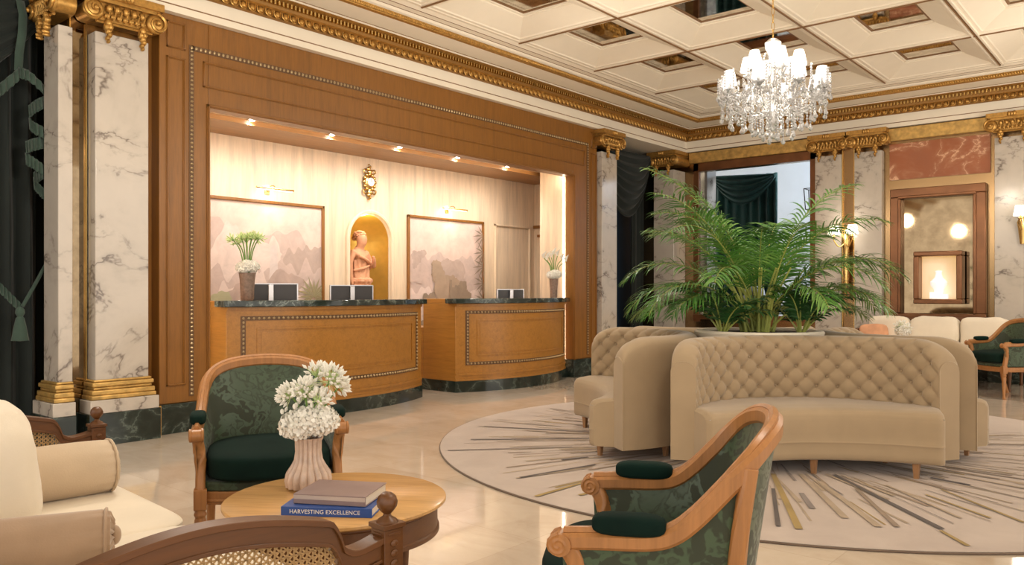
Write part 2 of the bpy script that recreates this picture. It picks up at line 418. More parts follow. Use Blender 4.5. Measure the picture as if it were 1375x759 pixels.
q.tube([(p[0]-.02, NY+(p[1]-NY)*.94, p[2] if p[2] < NZ else NZ+(p[2]-NZ)*.94) for p in arc], .02, 6)
st(q.build('trim_5', 'wood_alcove'))
# ------------------------------------------------------------------ entablature
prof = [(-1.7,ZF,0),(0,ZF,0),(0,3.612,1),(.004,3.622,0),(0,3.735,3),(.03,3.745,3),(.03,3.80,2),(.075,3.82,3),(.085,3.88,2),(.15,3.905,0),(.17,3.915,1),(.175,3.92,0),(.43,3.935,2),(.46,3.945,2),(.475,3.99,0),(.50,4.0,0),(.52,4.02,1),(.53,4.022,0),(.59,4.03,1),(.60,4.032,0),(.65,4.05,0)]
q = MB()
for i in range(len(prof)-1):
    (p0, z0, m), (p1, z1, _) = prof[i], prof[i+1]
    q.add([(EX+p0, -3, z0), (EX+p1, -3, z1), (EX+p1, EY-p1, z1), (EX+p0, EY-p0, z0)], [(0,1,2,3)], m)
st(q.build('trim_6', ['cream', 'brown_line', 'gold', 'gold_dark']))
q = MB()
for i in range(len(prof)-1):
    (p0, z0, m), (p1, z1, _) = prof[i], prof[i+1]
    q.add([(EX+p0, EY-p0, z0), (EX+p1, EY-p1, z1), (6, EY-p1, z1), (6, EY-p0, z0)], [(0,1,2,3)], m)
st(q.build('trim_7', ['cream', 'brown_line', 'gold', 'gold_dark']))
# egg and dart, dentils and rope of the cornice
def ornaments(q, n, at, pitch):
    for i in range(n):
        s = (i+.5)*pitch
        X = at(s)
        q.ell((0,0,0), (.026,.02,.032), 8, 5, 0, X @ tr(0, .045, 3.775))       # egg
        q.tube([(-.034,.045,3.81),(-.033,.05,3.765),(-.012,.055,3.742),(.012,.055,3.742),(.033,.05,3.765),(.034,.045,3.81)], .007, 4, 0, X=X)
        for d in (-.25, .25): q.bx(-.009, .009, .085, .115, 3.845, 3.885, 1, X @ tr(d*pitch, 0, 0))
        for d in (-.33, 0, .33): q.ell((0,0,0), (.016,.012,.022), 6, 4, 0, X @ tr(d*pitch, .475, 3.965) @ ry(.6))
PT = .088
nL = int(12.1/PT)
q = MB(); ornaments(q, nL, lambda s: tr(EX, EY-.05-s, 0) @ rz(-PI/2), PT); st(q.build('trim_8', ['gold', 'brass']))
q = MB(); ornaments(q, int(8/PT), lambda s: tr(EX+.05+s, EY, 0) @ rz(PI), PT); st(q.build('trim_9', ['gold', 'brass']))
q = MB(); q.bx(-8.3, EX-.012, -3, EY+1, ZF+.012, 4.3); q.bx(EX-.012, 6, EY+.012, EY+1, ZF+.012, 4.3); st(q.build('wall_upper', 'cream'))
# ------------------------------------------------------------------ coffered ceiling
XL = [-5.90, -4.57, -3.20, -1.84, -.48, .88, 2.24, 3.6]; YL = [11.70, 10.20, 8.65, 7.13, 5.6, 4.08, 2.55, 1.0, -.5, -2.0]
q = MB(); pan = []
for i in range(len(XL)-1):
    for j in range(len(YL)-1):
        x0, x1, y1, y0 = XL[i], XL[i+1], YL[j], YL[j+1]
        def rect(e, z): return [(x0+e, y0+e, z), (x1-e, y0+e, z), (x1-e, y1-e, z), (x0+e, y1-e, z)]
        L = [(0,4.05,0),(.035,4.05,0),(.045,4.058,0),(.075,4.062,0),(.085,4.075,0),(.33,4.185,0),(.335,4.20,0),(.355,4.20,0),(.36,4.215,1),(.385,4.215,1),(.39,4.225,1)]
        if XL[i] > -2 and XL[i] < -1.5: pass
        for a in range(len(L)-1):
            r0 = rect(L[a][0], L[a][1]); r1 = rect(L[a+1][0], L[a+1][1])
            q.add(r0+r1, [(k, (k+1) % 4, 4+(k+1) % 4, 4+k) for k in range(4)], L[a][2])
        pan.append(rect(.385, 4.222))
for x in XL[1:-1]:
    q.bx(x-.008, x+.008, -2, 11.7, 4.038, 4.052, 1)
    if abs(x+1.84) < .1:
        for d in (-.03, .03): q.bx(x+d-.009, x+d+.009, -2, 11.7, 4.036, 4.052, 0)
for y in YL[1:-1]: q.bx(-5.9, 3.6, y-.008, y+.008, 4.038, 4.052, 1)
q.bx(3.6, 6, -3, 12.35, 4.05, 4.1); q.bx(-5.9, 3.6, -3, -2, 4.05, 4.1)
cl = st(q.build('ceiling', ['cream', 'brown_line'], angle=12))
q = MB(); q.bx(-6, 6, -3, 12.35, 4.30, 4.35); st(q.build('ceiling_slab', 'cream'))
for r_ in pan:
    p = MB(); p.add(r_, [(0,1,2,3)]); p.build('ceiling_mirror', 'mirror', cl)
# ------------------------------------------------------------------ far wall
FY = 12.40
def fxx(px, Y=EY):
    return Y*(-698+.765*(px-687.5))/(829+.644*(px-687.5))
q = MB()
q.bx(-7.5, -6.43, FY+.02, FY+.4, 0, ZF)
q.bx(-6.43, -4.37, FY+.02, FY+.4, 0, .78); q.bx(-6.43, -4.37, FY+.02, FY+.4, 3.26, ZF)
q.bx(-4.37, 6, FY+.02, FY+.4, 0, ZF); st(q.build('wall_far', 'mirror_bronze'))
q = MB(); q.bx(-6.5, -1.0, FY-.05, FY+.02, 3.36, 3.54); st(q.build('trim_10', 'gold_band', bevel=.01))
q = MB()
for x0, x1 in ((-6.43, -6.33), (-4.47, -4.37)): q.bx(x0, x1, FY-.02, FY+.06, .7, 3.36)
q.bx(-6.43, -4.37, FY-.02, FY+.06, 3.22, 3.36); q.bx(-6.43, -4.37, FY-.04, FY+.06, .74, .82)
wf = st(q.build('window_1', 'bronze', bevel=.008))
q = MB(); q.bx(-6.33, -4.47, FY+.02, FY+.032, .82, 3.22)
gl = NT('clear_window_glass'); gl.set((1,1,1), .0, IOR=1.05); gl.b.inputs['Transmission Weight'].default_value = 1; M['pane'] = gl.m
q.build('window_pane', 'pane', wf)
# adjoining room seen through the opening
q = MB(); q.bx(-12, -3.2, 17.2, 17.4, 0, 4.5); st(q.build('wall_adjoining_back', 'wall_pale'))
q = MB(); q.bx(-3.4, -3.2, 12.8, 17.3, 0, 4.5); st(q.build('wall_adjoining_side', 'wall_pale'))
q = MB(); q.bx(-12, -3.2, 12.8, 17.4, 4.4, 4.5); st(q.build('ceiling_adjoining', 'wall_pale'))
q = MB(); q.bx(-7.3, -6.66, 13.35, 13.7, 0, 4.4); st(q.build('column_1', 'marble'))
point('adjoining_fill_light', (-4.2, 14.8, 4.2), 210, .15, (.82,.9,1))  # added fill without a fixture, above the view, brightens the adjoining room
# red onyx panel + bronze mirror surround (right bay)
q = MB(); q.bx(-3.33, -2.06, FY-.01, FY+.02, 2.80, 3.32); st(q.build('trim_11', 'marble_red', bevel=.004))
q = MB(); q.bx(-1.2, 6, FY-.02, FY+.02, .25, 3.5); st(q.build('wall_far_panel', 'marble'))
q = MB(); q.bx(-6.98, 6, FY-.03, FY+.02, 0, .25); st(q.build('baseboard_far', 'marble_green'))
# ------------------------------------------------------------------ marble pilasters with gilded capitals
def capital_mb(w, d=.1):
    q = MB(); W = w/2; o = .085
    q.bx(-W-.085, W+.085, -.10, d, .285, .345); q.bx(-W-.06, W+.06, -.075, d, .255, .29)
    q.bx(-W-.01, W+.01, -.035, d, .12, .26); q.tube([(-W-.01,-.035,.105),(W+.01,-.035,.105)], .014, 6)
    for sx in (-1, 1):
        cx = sx*(W+.035); cz = .185; pts = []; rr = []
        for i in range(34):
            a = i/33*4.6*PI/1.6; r = .082*(1-i/33*.86)
            pts.append((cx+sx*r*math.sin(a)*-1*-1, -.075-.02*i/33, cz+r*math.cos(a))); rr.append(.015*(1-i/33*.4))
        q.tube(pts, rr, 6); q.ell((cx, -.10, cz), (.022,.022,.022), 8, 6); q.ell((cx, -.05, cz), (.08,.035,.082), 14, 8)
        q.tube([(cx,-.05,cz),(cx,d-.01,cz)], [.078,.07], 14)
        # hanging acanthus drop inside the volute
        for k2, (dx, dz, r) in enumerate(((0,.10,.030),(.012,.07,.028),(-.012,.065,.027),(0,.035,.026),(.008,.01,.022),(-.006,-.02,.018),(0,-.045,.013))):
            q.ell((sx*(W-.075)+dx, -.055, dz), (r, .03, r*1.15), 8, 6)
    for i in range(-2, 3): q.ell((i*W/3.2, -.055, .215), (W/7.5, .03, .034), 8, 6)
    for i in range(-3, 4): q.ell((i*W/4.4, -.05, .155), (W/9, .02, .022), 7, 5); 
    for i in range(-3, 4): q.tube([(i*W/4.6, -.05, .25), (i*W/4.6+.012, -.07, .20), (i*W/4.6, -.055, .13)], .007, 5)
    for i in range(3): q.ell(((i-1)*.03, -.095, .315), (.026,.03,.035), 8, 6)
    return q
def pilaster(label, loc, rot, w, d=.12, base=True, group='white marble pilasters with gilded capitals'):
    t = thing('marble_pilaster', label, 'pilaster', loc, rot, group)
    q = MB(); q.bx(-w/2, w/2, 0, d, .50, 3.24); q.build('shaft', 'marble', t, bevel=.006)
    if base:
        q = MB(); e = .045
        for z0, z1, k in ((.355,.39,e),(.39,.43,e*.85),(.43,.455,e*.45),(.455,.49,e*.7),(.49,.51,e*.4)): q.bx(-w/2-k, w/2+k, -k, d, z0, z1)
        q.build('base_moulding', 'gold_band', t, bevel=.009)
        q = MB(); q.bx(-w/2-.06, w/2+.06, -.06, d, .25, .355); q.build('plinth', 'marble', t, bevel=.005)
        q = MB(); q.bx(-w/2-.07, w/2+.07, -.07, d, 0, .25); q.build('foot_block', 'marble_green', t, bevel=.003)
    c = capital_mb(w, d); c.v = [(x, y, z+3.205) for x, y, z in c.v]; c.build('capital', 'gold', t)
    return t
pilaster('wide white marble pilaster left of the desk alcove, beside the timber surround', (-6.545, 2.935, 0), PI/2, .42, .15)
pilaster('narrow marble pilaster at the edge of the dark curtain on the far left', (-6.74, 2.475, 0), 0, .28, .105)
pilaster('slim white marble pilaster at the right end of the timber surround', (-6.54, 9.99, 0), PI/2, .40, .2)
pilaster('corner marble pilaster behind the palm, right of the swagged curtain', (-6.79, 12.02, 0), 0, .38, .40)
pilaster('marble pilaster just right of the palm, left one of the close pair', (-4.17, 12.30, 0), 0, .385, .12)
pilaster('marble pilaster left of the lit display case, right one of the close pair', (-3.60, 12.30, 0), 0, .38, .12)
pilaster('marble pilaster carrying a shaded wall lamp at the far right', (-1.79, 12.30, 0), 0, .42, .12)
# tinted mirror strips with brass edges
t = thing('mirror_strip', 'narrow bronze mirror strip between the two pilasters at far left', 'mirror', (-6.70, 2.65, 0))
q = MB(); q.bx(-.02, 0, -.065, .07, .25, 3.4); q.build('glass', 'mirror_dim', t)
q = MB(); q.bx(-.01, .03, -.068, -.058, 0.0, 3.42); q.bx(-.01, .02, .058, .068, .0, 3.42); q.build('edging', 'brass', t)
q = MB(); q.bx(-6.59, -6.565, 3.235, 3.262, 0, .25); o = q.build('brass_strip', 'brass'); tag(o, 'short brass strip on the green marble skirting beside the wide pilaster', 'trim strip')
t = thing('mirror_strip', 'narrow bronze mirror strip between the close pair of pilasters right of the palm', 'mirror', (-3.885, 12.36, 0))
q = MB(); q.bx(-.085, .085, 0, .02, .25, 3.4); q.build('glass', 'mirror_bronze', t)
q = MB(); q.bx(-.09, -.078, -.03, .01, .25, 3.4); q.bx(.078, .09, -.03, .01, .25, 3.4); q.build('edging', 'brass', t)
# ------------------------------------------------------------------ framed mirror + display case
t = thing('framed_mirror', 'tall bronze framed mirror behind the lit display case', 'mirror', (-2.70, 12.40, 0))
q = MB()
for x0, x1, z0, z1 in ((-.60,-.47,.90,2.54),(.47,.60,.90,2.54),(-.60,.60,2.54,2.66),(-.60,.60,.81,.90)): q.bx(x0, x1, -.10, 0, z0, z1)
for x0, x1, z0, z1 in ((-.49,-.45,.90,2.515),(.45,.49,.90,2.515),(-.49,.49,2.515,2.555)): q.bx(x0, x1, -.13, -.02, z0, z1)
q.build('frame', 'bronze', t, bevel=.01)
q = MB(); q.bx(-.48, .48, -.025, -.01, .88, 2.545); q.build('glass', 'mirror_dim', t)
t = thing('display_case', 'lit wall display case with a white necklace bust inside', 'display case', (-2.65, 12.36, 1.035))
q = MB()
W = .30; 
for x0, x1, z0, z1 in ((-W,-W+.07,.065,.655),(W-.07,W,.065,.655),(-W,W,.655,.72),(-W,W,0,.065)): q.bx(x0, x1, -.24, -.03, z0, z1)
q.build('frame', 'bronze', t, bevel=.012)
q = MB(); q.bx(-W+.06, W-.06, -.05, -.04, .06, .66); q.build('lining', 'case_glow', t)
q = MB(); q.lathe([(.10,.07),(.10,.085),(.03,.09)], 20, (0,-.15,0)); q.lathe([(.02,.085),(.045,.12),(.06,.20),(.10,.26),(.105,.30),(.05,.36),(.035,.42),(.045,.45),(.0,.46)], 20, (.0,-.15,.0)); 
q.bx(-.10,-.02,-.2,-.14,.07,.16); q.bx(.04,.12,-.2,-.14,.07,.13); q.build('necklace_bust', 'bust_white', t)
# ------------------------------------------------------------------ wall lamps
def shade_mb(r0, r1, h, z=0, n=20):
    q = MB(); q.grid(lambda u, v: (lerp(r0,r1,v)*math.cos(2*PI*u), lerp(r0,r1,v)*math.sin(2*PI*u), z+h*v), n, 2, cu=True); return q
def sconce(label, loc, tall, arms):
    t = thing('wall_lamp', label, 'wall lamp', loc, 0)
    q = MB(); q.lathe([(.01,-tall),(.03,-tall+.05),(.022,-tall*.7),(.04,-tall*.5),(.025,-.3),(.045,-.12),(.06,-.02),(.03,.06),(.035,.12),(.01,.2)], 12, (0,.0,0))
    q.bx(-.03,.03,.0,.04,-tall*.8,.05); q.build('backplate', 'brass', t)
    for dx in arms:
        q = MB(); q.tube(catmull([(0,-.02,-.06),(dx*.5,-.09,-.12),(dx,-.12,-.03),(dx,-.12,.02)], 5), .009, 6); q.lathe([(.03,0),(.035,.01),(.012,.02),(.012,.06)], 10, (dx,-.12,.02)); ar = q.build('arm', 'brass', t)
        s = shade_mb(.085, .06, .13); s.v = [(x+dx, y-.12, z+.06) for x, y, z in s.v]; s.build('lamp_shade', 'shade_soft', ar, solid=.003)
    return t
sconce('gilded wall lamp with glowing shades beside the palm, on the mirror strip', (-3.885, 12.22, 1.98), .85, (-.13, .13))
sconce('small wall lamp with a pleated white shade on the far right pilaster', (-1.68, 12.25, 2.12), .12, (0,))
point('wall_lamp_light', (-3.88, 12.0, 2.1), 6, .08); point('wall_lamp_light', (-1.68, 12.0, 2.25), 3, .06)
# lantern + table lamp in the adjoining room
t = thing('hanging_lantern', 'glass and black metal lantern hanging in the room beyond the opening', 'lantern', (-4.75, 13.3, 2.55))
q = MB()
for sx in (-1,1):
    for sy in (-1,1): q.bar((sx*.09,sy*.09,0),(sx*.11,sy*.11,.34),.012,.012)
for z, r in ((0,.09),(.34,.11)): 
    for a in range(4): q.bar((r*math.cos(PI/4+a*PI/2)*1.414, r*math.sin(PI/4+a*PI/2)*1.414, z), (r*math.cos(PI/4+(a+1)*PI/2)*1.414, r*math.sin(PI/4+(a+1)*PI/2)*1.414, z), .012, .012)
q.tube([(0,0,.34),(0,0,1.85)], .006, 6); q.build('frame', 'black', t)
q = MB(); q.lathe([(.02,.06),(.03,.1),(.03,.2),(.0,.24)], 10); q.build('bulb', 'shade_soft', t)
t = thing('table_lamp', 'table lamp with a pale shade glimpsed through the palm stems', 'lamp', (-5.75, 13.3, 0))
q = MB(); q.lathe([(.3,.70),(.3,.74)], 24); q.lathe([(.05,0),(.05,.70)], 10); q.build('stand', 'wood_leg', t)
q = MB(); q.lathe([(.09,.74),(.06,.80),(.10,.90),(.03,1.0),(.02,1.05)], 14); q.build('base', 'ceramic', t)
s = shade_mb(.20, .15, .27, 1.03); s.build('lamp_shade', 'wall_pale', t, solid=.004)
# ------------------------------------------------------------------ curtains
def pxp(px, py, X):      # a pixel on the plane x = X
    dx = -698+.765*(px-687.5); dy = 829+.644*(px-687.5); k = X/dx
    return (X, dy*k, 1.2-(py-392)*k)
def drape(q, x, y0, y1, z0, z1, amp=.05, wl=.13, m=0, n=120, taper=None):
    def fn(u, v):
        y = lerp(y0, y1, u); z = lerp(z0, z1, v); a = amp*(.6+.4*math.sin(7*u+2*v))
        if taper: c, zt, k = taper; s = 1-k*math.exp(-((z-zt)/.45)**2); y = c+(y-c)*s
        return (x+a*math.sin(2*PI*(u*(y1-y0)/wl)+.8*math.sin(3*v+5*u)), y, z)
    q.grid(fn, n, 16, m)
def swag(q, A, B, sag0, sag1, out=.12, folds=6, m=0, nu=28, nv=40):
    A = Vector(A); B = Vector(B); nrm = (B-A).cross(Vector((0,0,1))).normalized()
    def fn(u, v):
        s = 4*u*(1-u); z = -(lerp(sag0, sag1, v))*s-.05*v
        f = .022*math.sin(2*PI*folds*v)*(.25+.75*s)
        return tuple(A.lerp(B, u)+nrm*(out*s*(.4+.6*math.sin(PI*min(1,v*1.1)))+f)+Vector((0,0,z)))
    q.grid(fn, nu, nv, m)
t = thing('curtain', 'near-black green floor-length curtain with sage fringe at far left', 'curtain', (0,0,0))
q = MB(); drape(q, -7.12, .6, 2.52, .02, 3.55, .06, .15); q.build('drape', 'curtain', t, solid=.004)
q = MB(); swag(q, (-6.98, 2.62, 3.55), (-6.98, .2, 3.55), -.1, .95, -.12); q.build('swag', 'curtain', t, solid=.004)
q = MB()
def fringe(q, pts, h, X=-6.9):
    P = [pxp(x, y, X) for x, y in pts]; P = [tuple(p) for p in catmull(P, 8)]
    def fn(u, v):
        i = min(int(u*(len(P)-1)), len(P)-1); p = P[i]
        return (p[0]+.012*math.sin(i*2.1)+.02*v, p[1], p[2]-h*v*(1+.05*math.sin(i*3)))
    q.grid(fn, len(P), 5)
fringe(q, [(-12,120),(0,112),(24,92)], .10); fringe(q, [(25,90),(40,96),(61,116)], .09)
P = [pxp(x, y, -6.9) for x, y in ((27,0),(31,20),(30,45),(26,70),(25,95))]
q.grid(lambda u, v: (P[int(u*4)][0], P[int(u*4)][1]+(v-.5)*.06, P[int(u*4)][2]), 5, 3)
for pts in (((61,128),(48,134),(38,142)), ((39,158),(46,164),(61,172)), ((61,182),(44,186),(34,190)), ((34,205),(46,212),(60,222)), ((60,222),(50,228),(45,232)), ((45,238),(52,246),(60,254))):
    fringe(q, pts, .10)
q.build('fringe', 'fringe', t, solid=.004)
q = MB(); fringe(q, [(-14,366),(0,379),(14,393),(29,408)], .09, -6.9)
q.tube([pxp(30,412,-6.88), pxp(46,384,-6.9), pxp(62,355,-6.95)], .014, 8)
c = pxp(27, 412, -6.88)
q.lathe([(.012,0),(.03,-.02),(.034,-.05),(.02,-.075),(.03,-.09),(.045,-.16),(.062,-.26),(0,-.265)][::-1], 18, c, rf=lambda a, z: 1+.05*math.sin(12*a)); q.build('tieback', 'fringe', t)
t = thing('curtain', 'dark green swagged curtain in the bay between pilasters left of the palm', 'curtain', (0,0,0))
q = MB(); swag(q, (-7.02, 12.0, 3.50), (-7.02, 10.2, 3.50), .05, 1.05, -.22, 7); q.build('swag', 'curtain', t, solid=.004)
q = MB(); drape(q, -7.20, 11.62, 12.0, .02, 3.5, .04, .12, n=60); q.build('drape', 'curtain', t, solid=.004)
t = thing('curtain', 'teal green curtain hung in the room seen through the opening behind the palm', 'curtain', (0,0,0))
q = MB(); drape(q, 14.2, 0, 1.25, .05, 3.35, .04, .16, n=90); q.v = [(-6.95+y, x, z) for x, y, z in q.v]; q.build('drape', 'curtain_teal', t, solid=.004)
q = MB(); swag(q, (-6.95, 14.1, 3.38), (-5.70, 14.1, 3.32), .0, .5, .1, 5); q.build('swag', 'curtain_teal', t, solid=.004)
# ------------------------------------------------------------------ reception desks
def desk(label, loc, W):
    t = thing('reception_desk', label, 'reception desk', loc, PI/2)
    H = W/2; sag = .30; Rr = (H*H+sag*sag)/(2*sag)
    yf = lambda x, e=0: -(math.sqrt(max(0, (Rr+e)**2-x*x))-(Rr-sag))
    N = 36
    def outline(e, back): return [(lerp(-H-e, H+e, i/N), yf(lerp(-H, H, i/N))-e) for i in range(N+1)]+[(H+e, back), (-H-e, back)]
    q = MB(); q.prism(outline(0, .55), .13, 1.06); q.bx(-H, H, .13, .55, 1.06, 1.115); q.build('body', 'wood_desk', t, bevel=.004)
    q = MB(); q.prism(outline(.012, .56), 0, .135); q.build('plinth', 'marble_green', t)
    q = MB(); q.prism(outline(.05, .125), 1.06, 1.12); q.build('countertop', 'marble_counter', t, bevel=.008)
    q = MB()
    def cbox(xa, xb, za, zb, d, m=0, n=None):
        n = n or max(1, int(abs(xb-xa)/.07)); vs = []; fs = []
        for i in range(n+1):
            x = lerp(xa, xb, i/n); y = yf(x)
            vs += [(x, y+.004, za), (x, y-d, za), (x, y-d, zb), (x, y+.004, zb)]
        for i in range(n):
            for k in range(4): fs.append((i*4+k, i*4+(k+1)%4, i*4+4+(k+1)%4, i*4+4+k))
        fs += [(0,3,2,1), (n*4, n*4+1, n*4+2, n*4+3)]; q.add(vs, fs, m)
    a = H-.13; zt, zb_ = .955, .34
    for za, zb2 in ((zt-.02, zt+.02), (zb_-.02, zb_+.02)): cbox(-a-.02, a+.02, za, zb2, .006, 1)
    for s in (-1, 1): cbox(s*a-.02, s*a+.02, zb_, zt, .006, 1, 1)
    n = int(2*a/.042)
    for i in range(n+1):
        x = lerp(-a, a, i/n)
        for z in (zt, zb_): q.ell((x, yf(x)-.010, z), (.014,.010,.013), 6, 4, 0)
    n = int((zt-zb_)/.038)
    for i in range(1, n):
        for s in (-1, 1): q.ell((s*a, yf(a)-.010, lerp(zb_, zt, i/n)), (.012,.010,.014), 6, 4, 0)
    q.build('beaded_border', ['bead', 'bead_dark'], t)
    q = MB(); a2 = a-.12
    for za, zb2 in ((zt-.105, zt-.09), (zb_+.09, zb_+.105)): cbox(-a2, a2, za, zb2, .008)
    for s in (-1, 1): cbox(s*a2-.008, s*a2+.008, zb_+.09, zt-.09, .008, 0, 1)
    cbox(-a2+.03, a2-.03, zb_+.13, zt-.13, .004)
    cbox(-H, H, .20, .225, .012); cbox(-H, H, 1.03, 1.06, .018); cbox(-H, H, .135, .16, .010)
    q.build('panel_moulding', 'wood_desk', t)
    q = MB(); q.bx(-H, H, .55, 1.0, .72, .76); q.bx(-H, -H+.03, .55, .98, 0, .72); q.bx(H-.03, H, .55, .98, 0, .72); q.build('work_surface', 'wood_desk', t)
    return t
desk('curved honey oak reception desk on the left, behind the green armchair', (-6.73, 5.165, 0), 2.43)
desk('curved honey oak reception desk on the right, beside the slim pilaster', (-6.70, 8.01, 0), 2.20)
def monitor(label, loc, rot, w):
    t = thing('computer_monitor', label, 'monitor', loc, rot, 'monitors seen from behind on the reception desks')
    h = w*.62; z0 = .155
    q = MB(); q.bx(-w/2, w/2, -.012, .014, z0, z0+h); q.build('housing', 'screen_back', t, bevel=.005)
    q = MB(); e = .006
    for x0, x1, a, b_ in ((-w/2-.004,w/2+.004,z0+h-e,z0+h+.004),(-w/2-.004,w/2+.004,z0-.004,z0+e*.6)): q.bx(x0, x1, -.018, .018, a, b_)
    for s in (-1,1): q.bx(s*w/2-.006, s*w/2+.006, -.018, .018, z0, z0+h)
    q.build('bezel', 'silver', t)
    q = MB(); q.bx(-.026, .026, -.05, -.02, .01, z0+h-.01); q.bx(-.12, .12, -.10, .08, 0, .012); q.build('stand', 'silver', t, bevel=.004)
MZ = .76
monitor('widest black monitor beside the brown vase on the left desk', (-7.50, 4.92, MZ+.03), math.radians(60), .55)
monitor('black monitor in front of the statue niche on the left desk', (-7.50, 6.00, MZ+.05), math.radians(66), .50)
monitor('black monitor on the right desk', (-7.46, 8.82, MZ+.06), math.radians(68), .42)
# ------------------------------------------------------------------ flower arrangements
def hydrangea(q, c, r, n, pr, rnd, flat=.75, m=0):
    for i in range(n):
        z = 1-2*(i+.5)/n; a = i*2.39996; s = math.sqrt(1-z*z)
        d = Vector((s*math.cos(a), s*math.sin(a), z))
        k = 1+.18*noise.noise(Vector(d)*2.3+Vector((c[0]*9, 0, 3)))
        p = Vector(c)+Vector((d.x*r*k, d.y*r*k, d.z*r*flat*k))
        X = Matrix.Translation(p) @ d.to_track_quat('Z', 'Y').to_matrix().to_4x4() @ rz(rnd.random()*6)
        for b_ in range(4):
            Y = X @ rz(b_*PI/2) @ tr(pr*.75, 0, 0) @ ry(-.35+rnd.uniform(-.3,.3))
            q.add([(-pr*.7,0,0),(0,-pr*.6,.002),(pr*.75,-pr*.25,.001),(pr*.75,pr*.25,.001),(0,pr*.6,.002)], [(0,1,2,3,4)], m, Y)
def bud_cluster(q, c, d, r, n, rnd, lb=.022, m=0, ms=1):
    c = Vector(c); d = Vector(d).normalized()
    for i in range(n):
        v = Vector((rnd.gauss(0,1), rnd.gauss(0,1), rnd.gauss(0,1))).normalized()
        v = (v+d*.75).normalized(); L = r*rnd.uniform(.72, 1.05); tip = c+v*L; bs = c+v*(L-lb)
        q.tube([c, bs], .0012, 3, ms)
        q.tube([bs, bs.lerp(tip,.45), tip], [.0025,.0062,.001], 5, m)
def arrangement(label, loc, kind, rnd, sc_=1.0):
    t = thing('flower_vase', label, 'vase of flowers', loc, 0)
    if kind == 'ribbed':
        q = MB(); n = 16
        prof = [(.052,0),(.073,.006),(.078,.03),(.073,.055),(.058,.078),(.047,.10),(.043,.13),(.044,.165),(.050,.178),(.046,.178),(.040,.17),(.038,.12)]
        q.lathe(prof, 128, rf=lambda a, z: 1+.17*abs(math.cos(n/2*a))-.10); q.build('vase', 'ceramic', t)
        hc = (0,0,.225); hr = .075; stz = .26
    else:
        q = MB(); prof = [(.05,0),(.058,.01),(.062,.12),(.075,.25),(.078,.262),(.07,.262),(.066,.25),(.055,.1)]
        if kind == 'woven': q.lathe(prof, 48, rf=lambda a, z: 1+.05*math.sin(12*a)*(1 if int(z/.018) % 2 else -1)); 
        else: q.lathe([(.045,0),(.05,.01),(.052,.12),(.062,.25),(.064,.262),(.056,.262),(.05,.25)], 24)
        q.build('vase', 'basket_brown', t); hc = (0,0,.315); hr = .085; stz = .35
    q = MB(); hydrangea(q, (hc[0]-.03,hc[1]-.02,hc[2]), hr*.8, 130, .014, rnd); hydrangea(q, (hc[0]+.035,hc[1]+.01,hc[2]+.01), hr*.85, 130, .014, rnd); hydrangea(q, (hc[0],hc[1]-.03,hc[2]+.02), hr*.7, 100, .014, rnd)
    q.build('hydrangea_heads', 'petal', t)
    return t, stz
# ------------------------------------------------------------------ murals (flat paintings)
def ngon(cx, cy, r, n, k, seed):
    return [(cx+r*(1+k*noise.noise(Vector((math.cos(2*PI*i/n)*2, math.sin(2*PI*i/n)*2, seed))))*math.cos(2*PI*i/n),
             cy+r*(1+k*noise.noise(Vector((math.cos(2*PI*i/n)*2, math.sin(2*PI*i/n)*2, seed))))*math.sin(2*PI*i/n)) for i in range(n)]
paint = {'sky': (.66,.50,.43), 'far': (.53,.41,.36), 'mid': (.44,.34,.29), 'mist': (.67,.54,.48), 'tree': (.28,.21,.15), 'tree2': (.38,.28,.20), 'green': (.42,.40,.25), 'olive': (.30,.26,.14), 'rock': (.45,.34,.29), 'fall': (.62,.53,.49)}
for k_, c_ in paint.items():
    t_ = NT('mural_paint_'+k_); nz_ = t_.noise(t_.co(scale=(1,1,1)), 5, 6, .65, .5)
    M['p_'+k_] = t_.set(t_.ramp(nz_, [(.3, sc3(c_, .82)), (.55, c_), (.75, sc3(c_, 1.12))]), .8)
PN = list(paint); PM = ['p_'+k_ for k_ in PN]
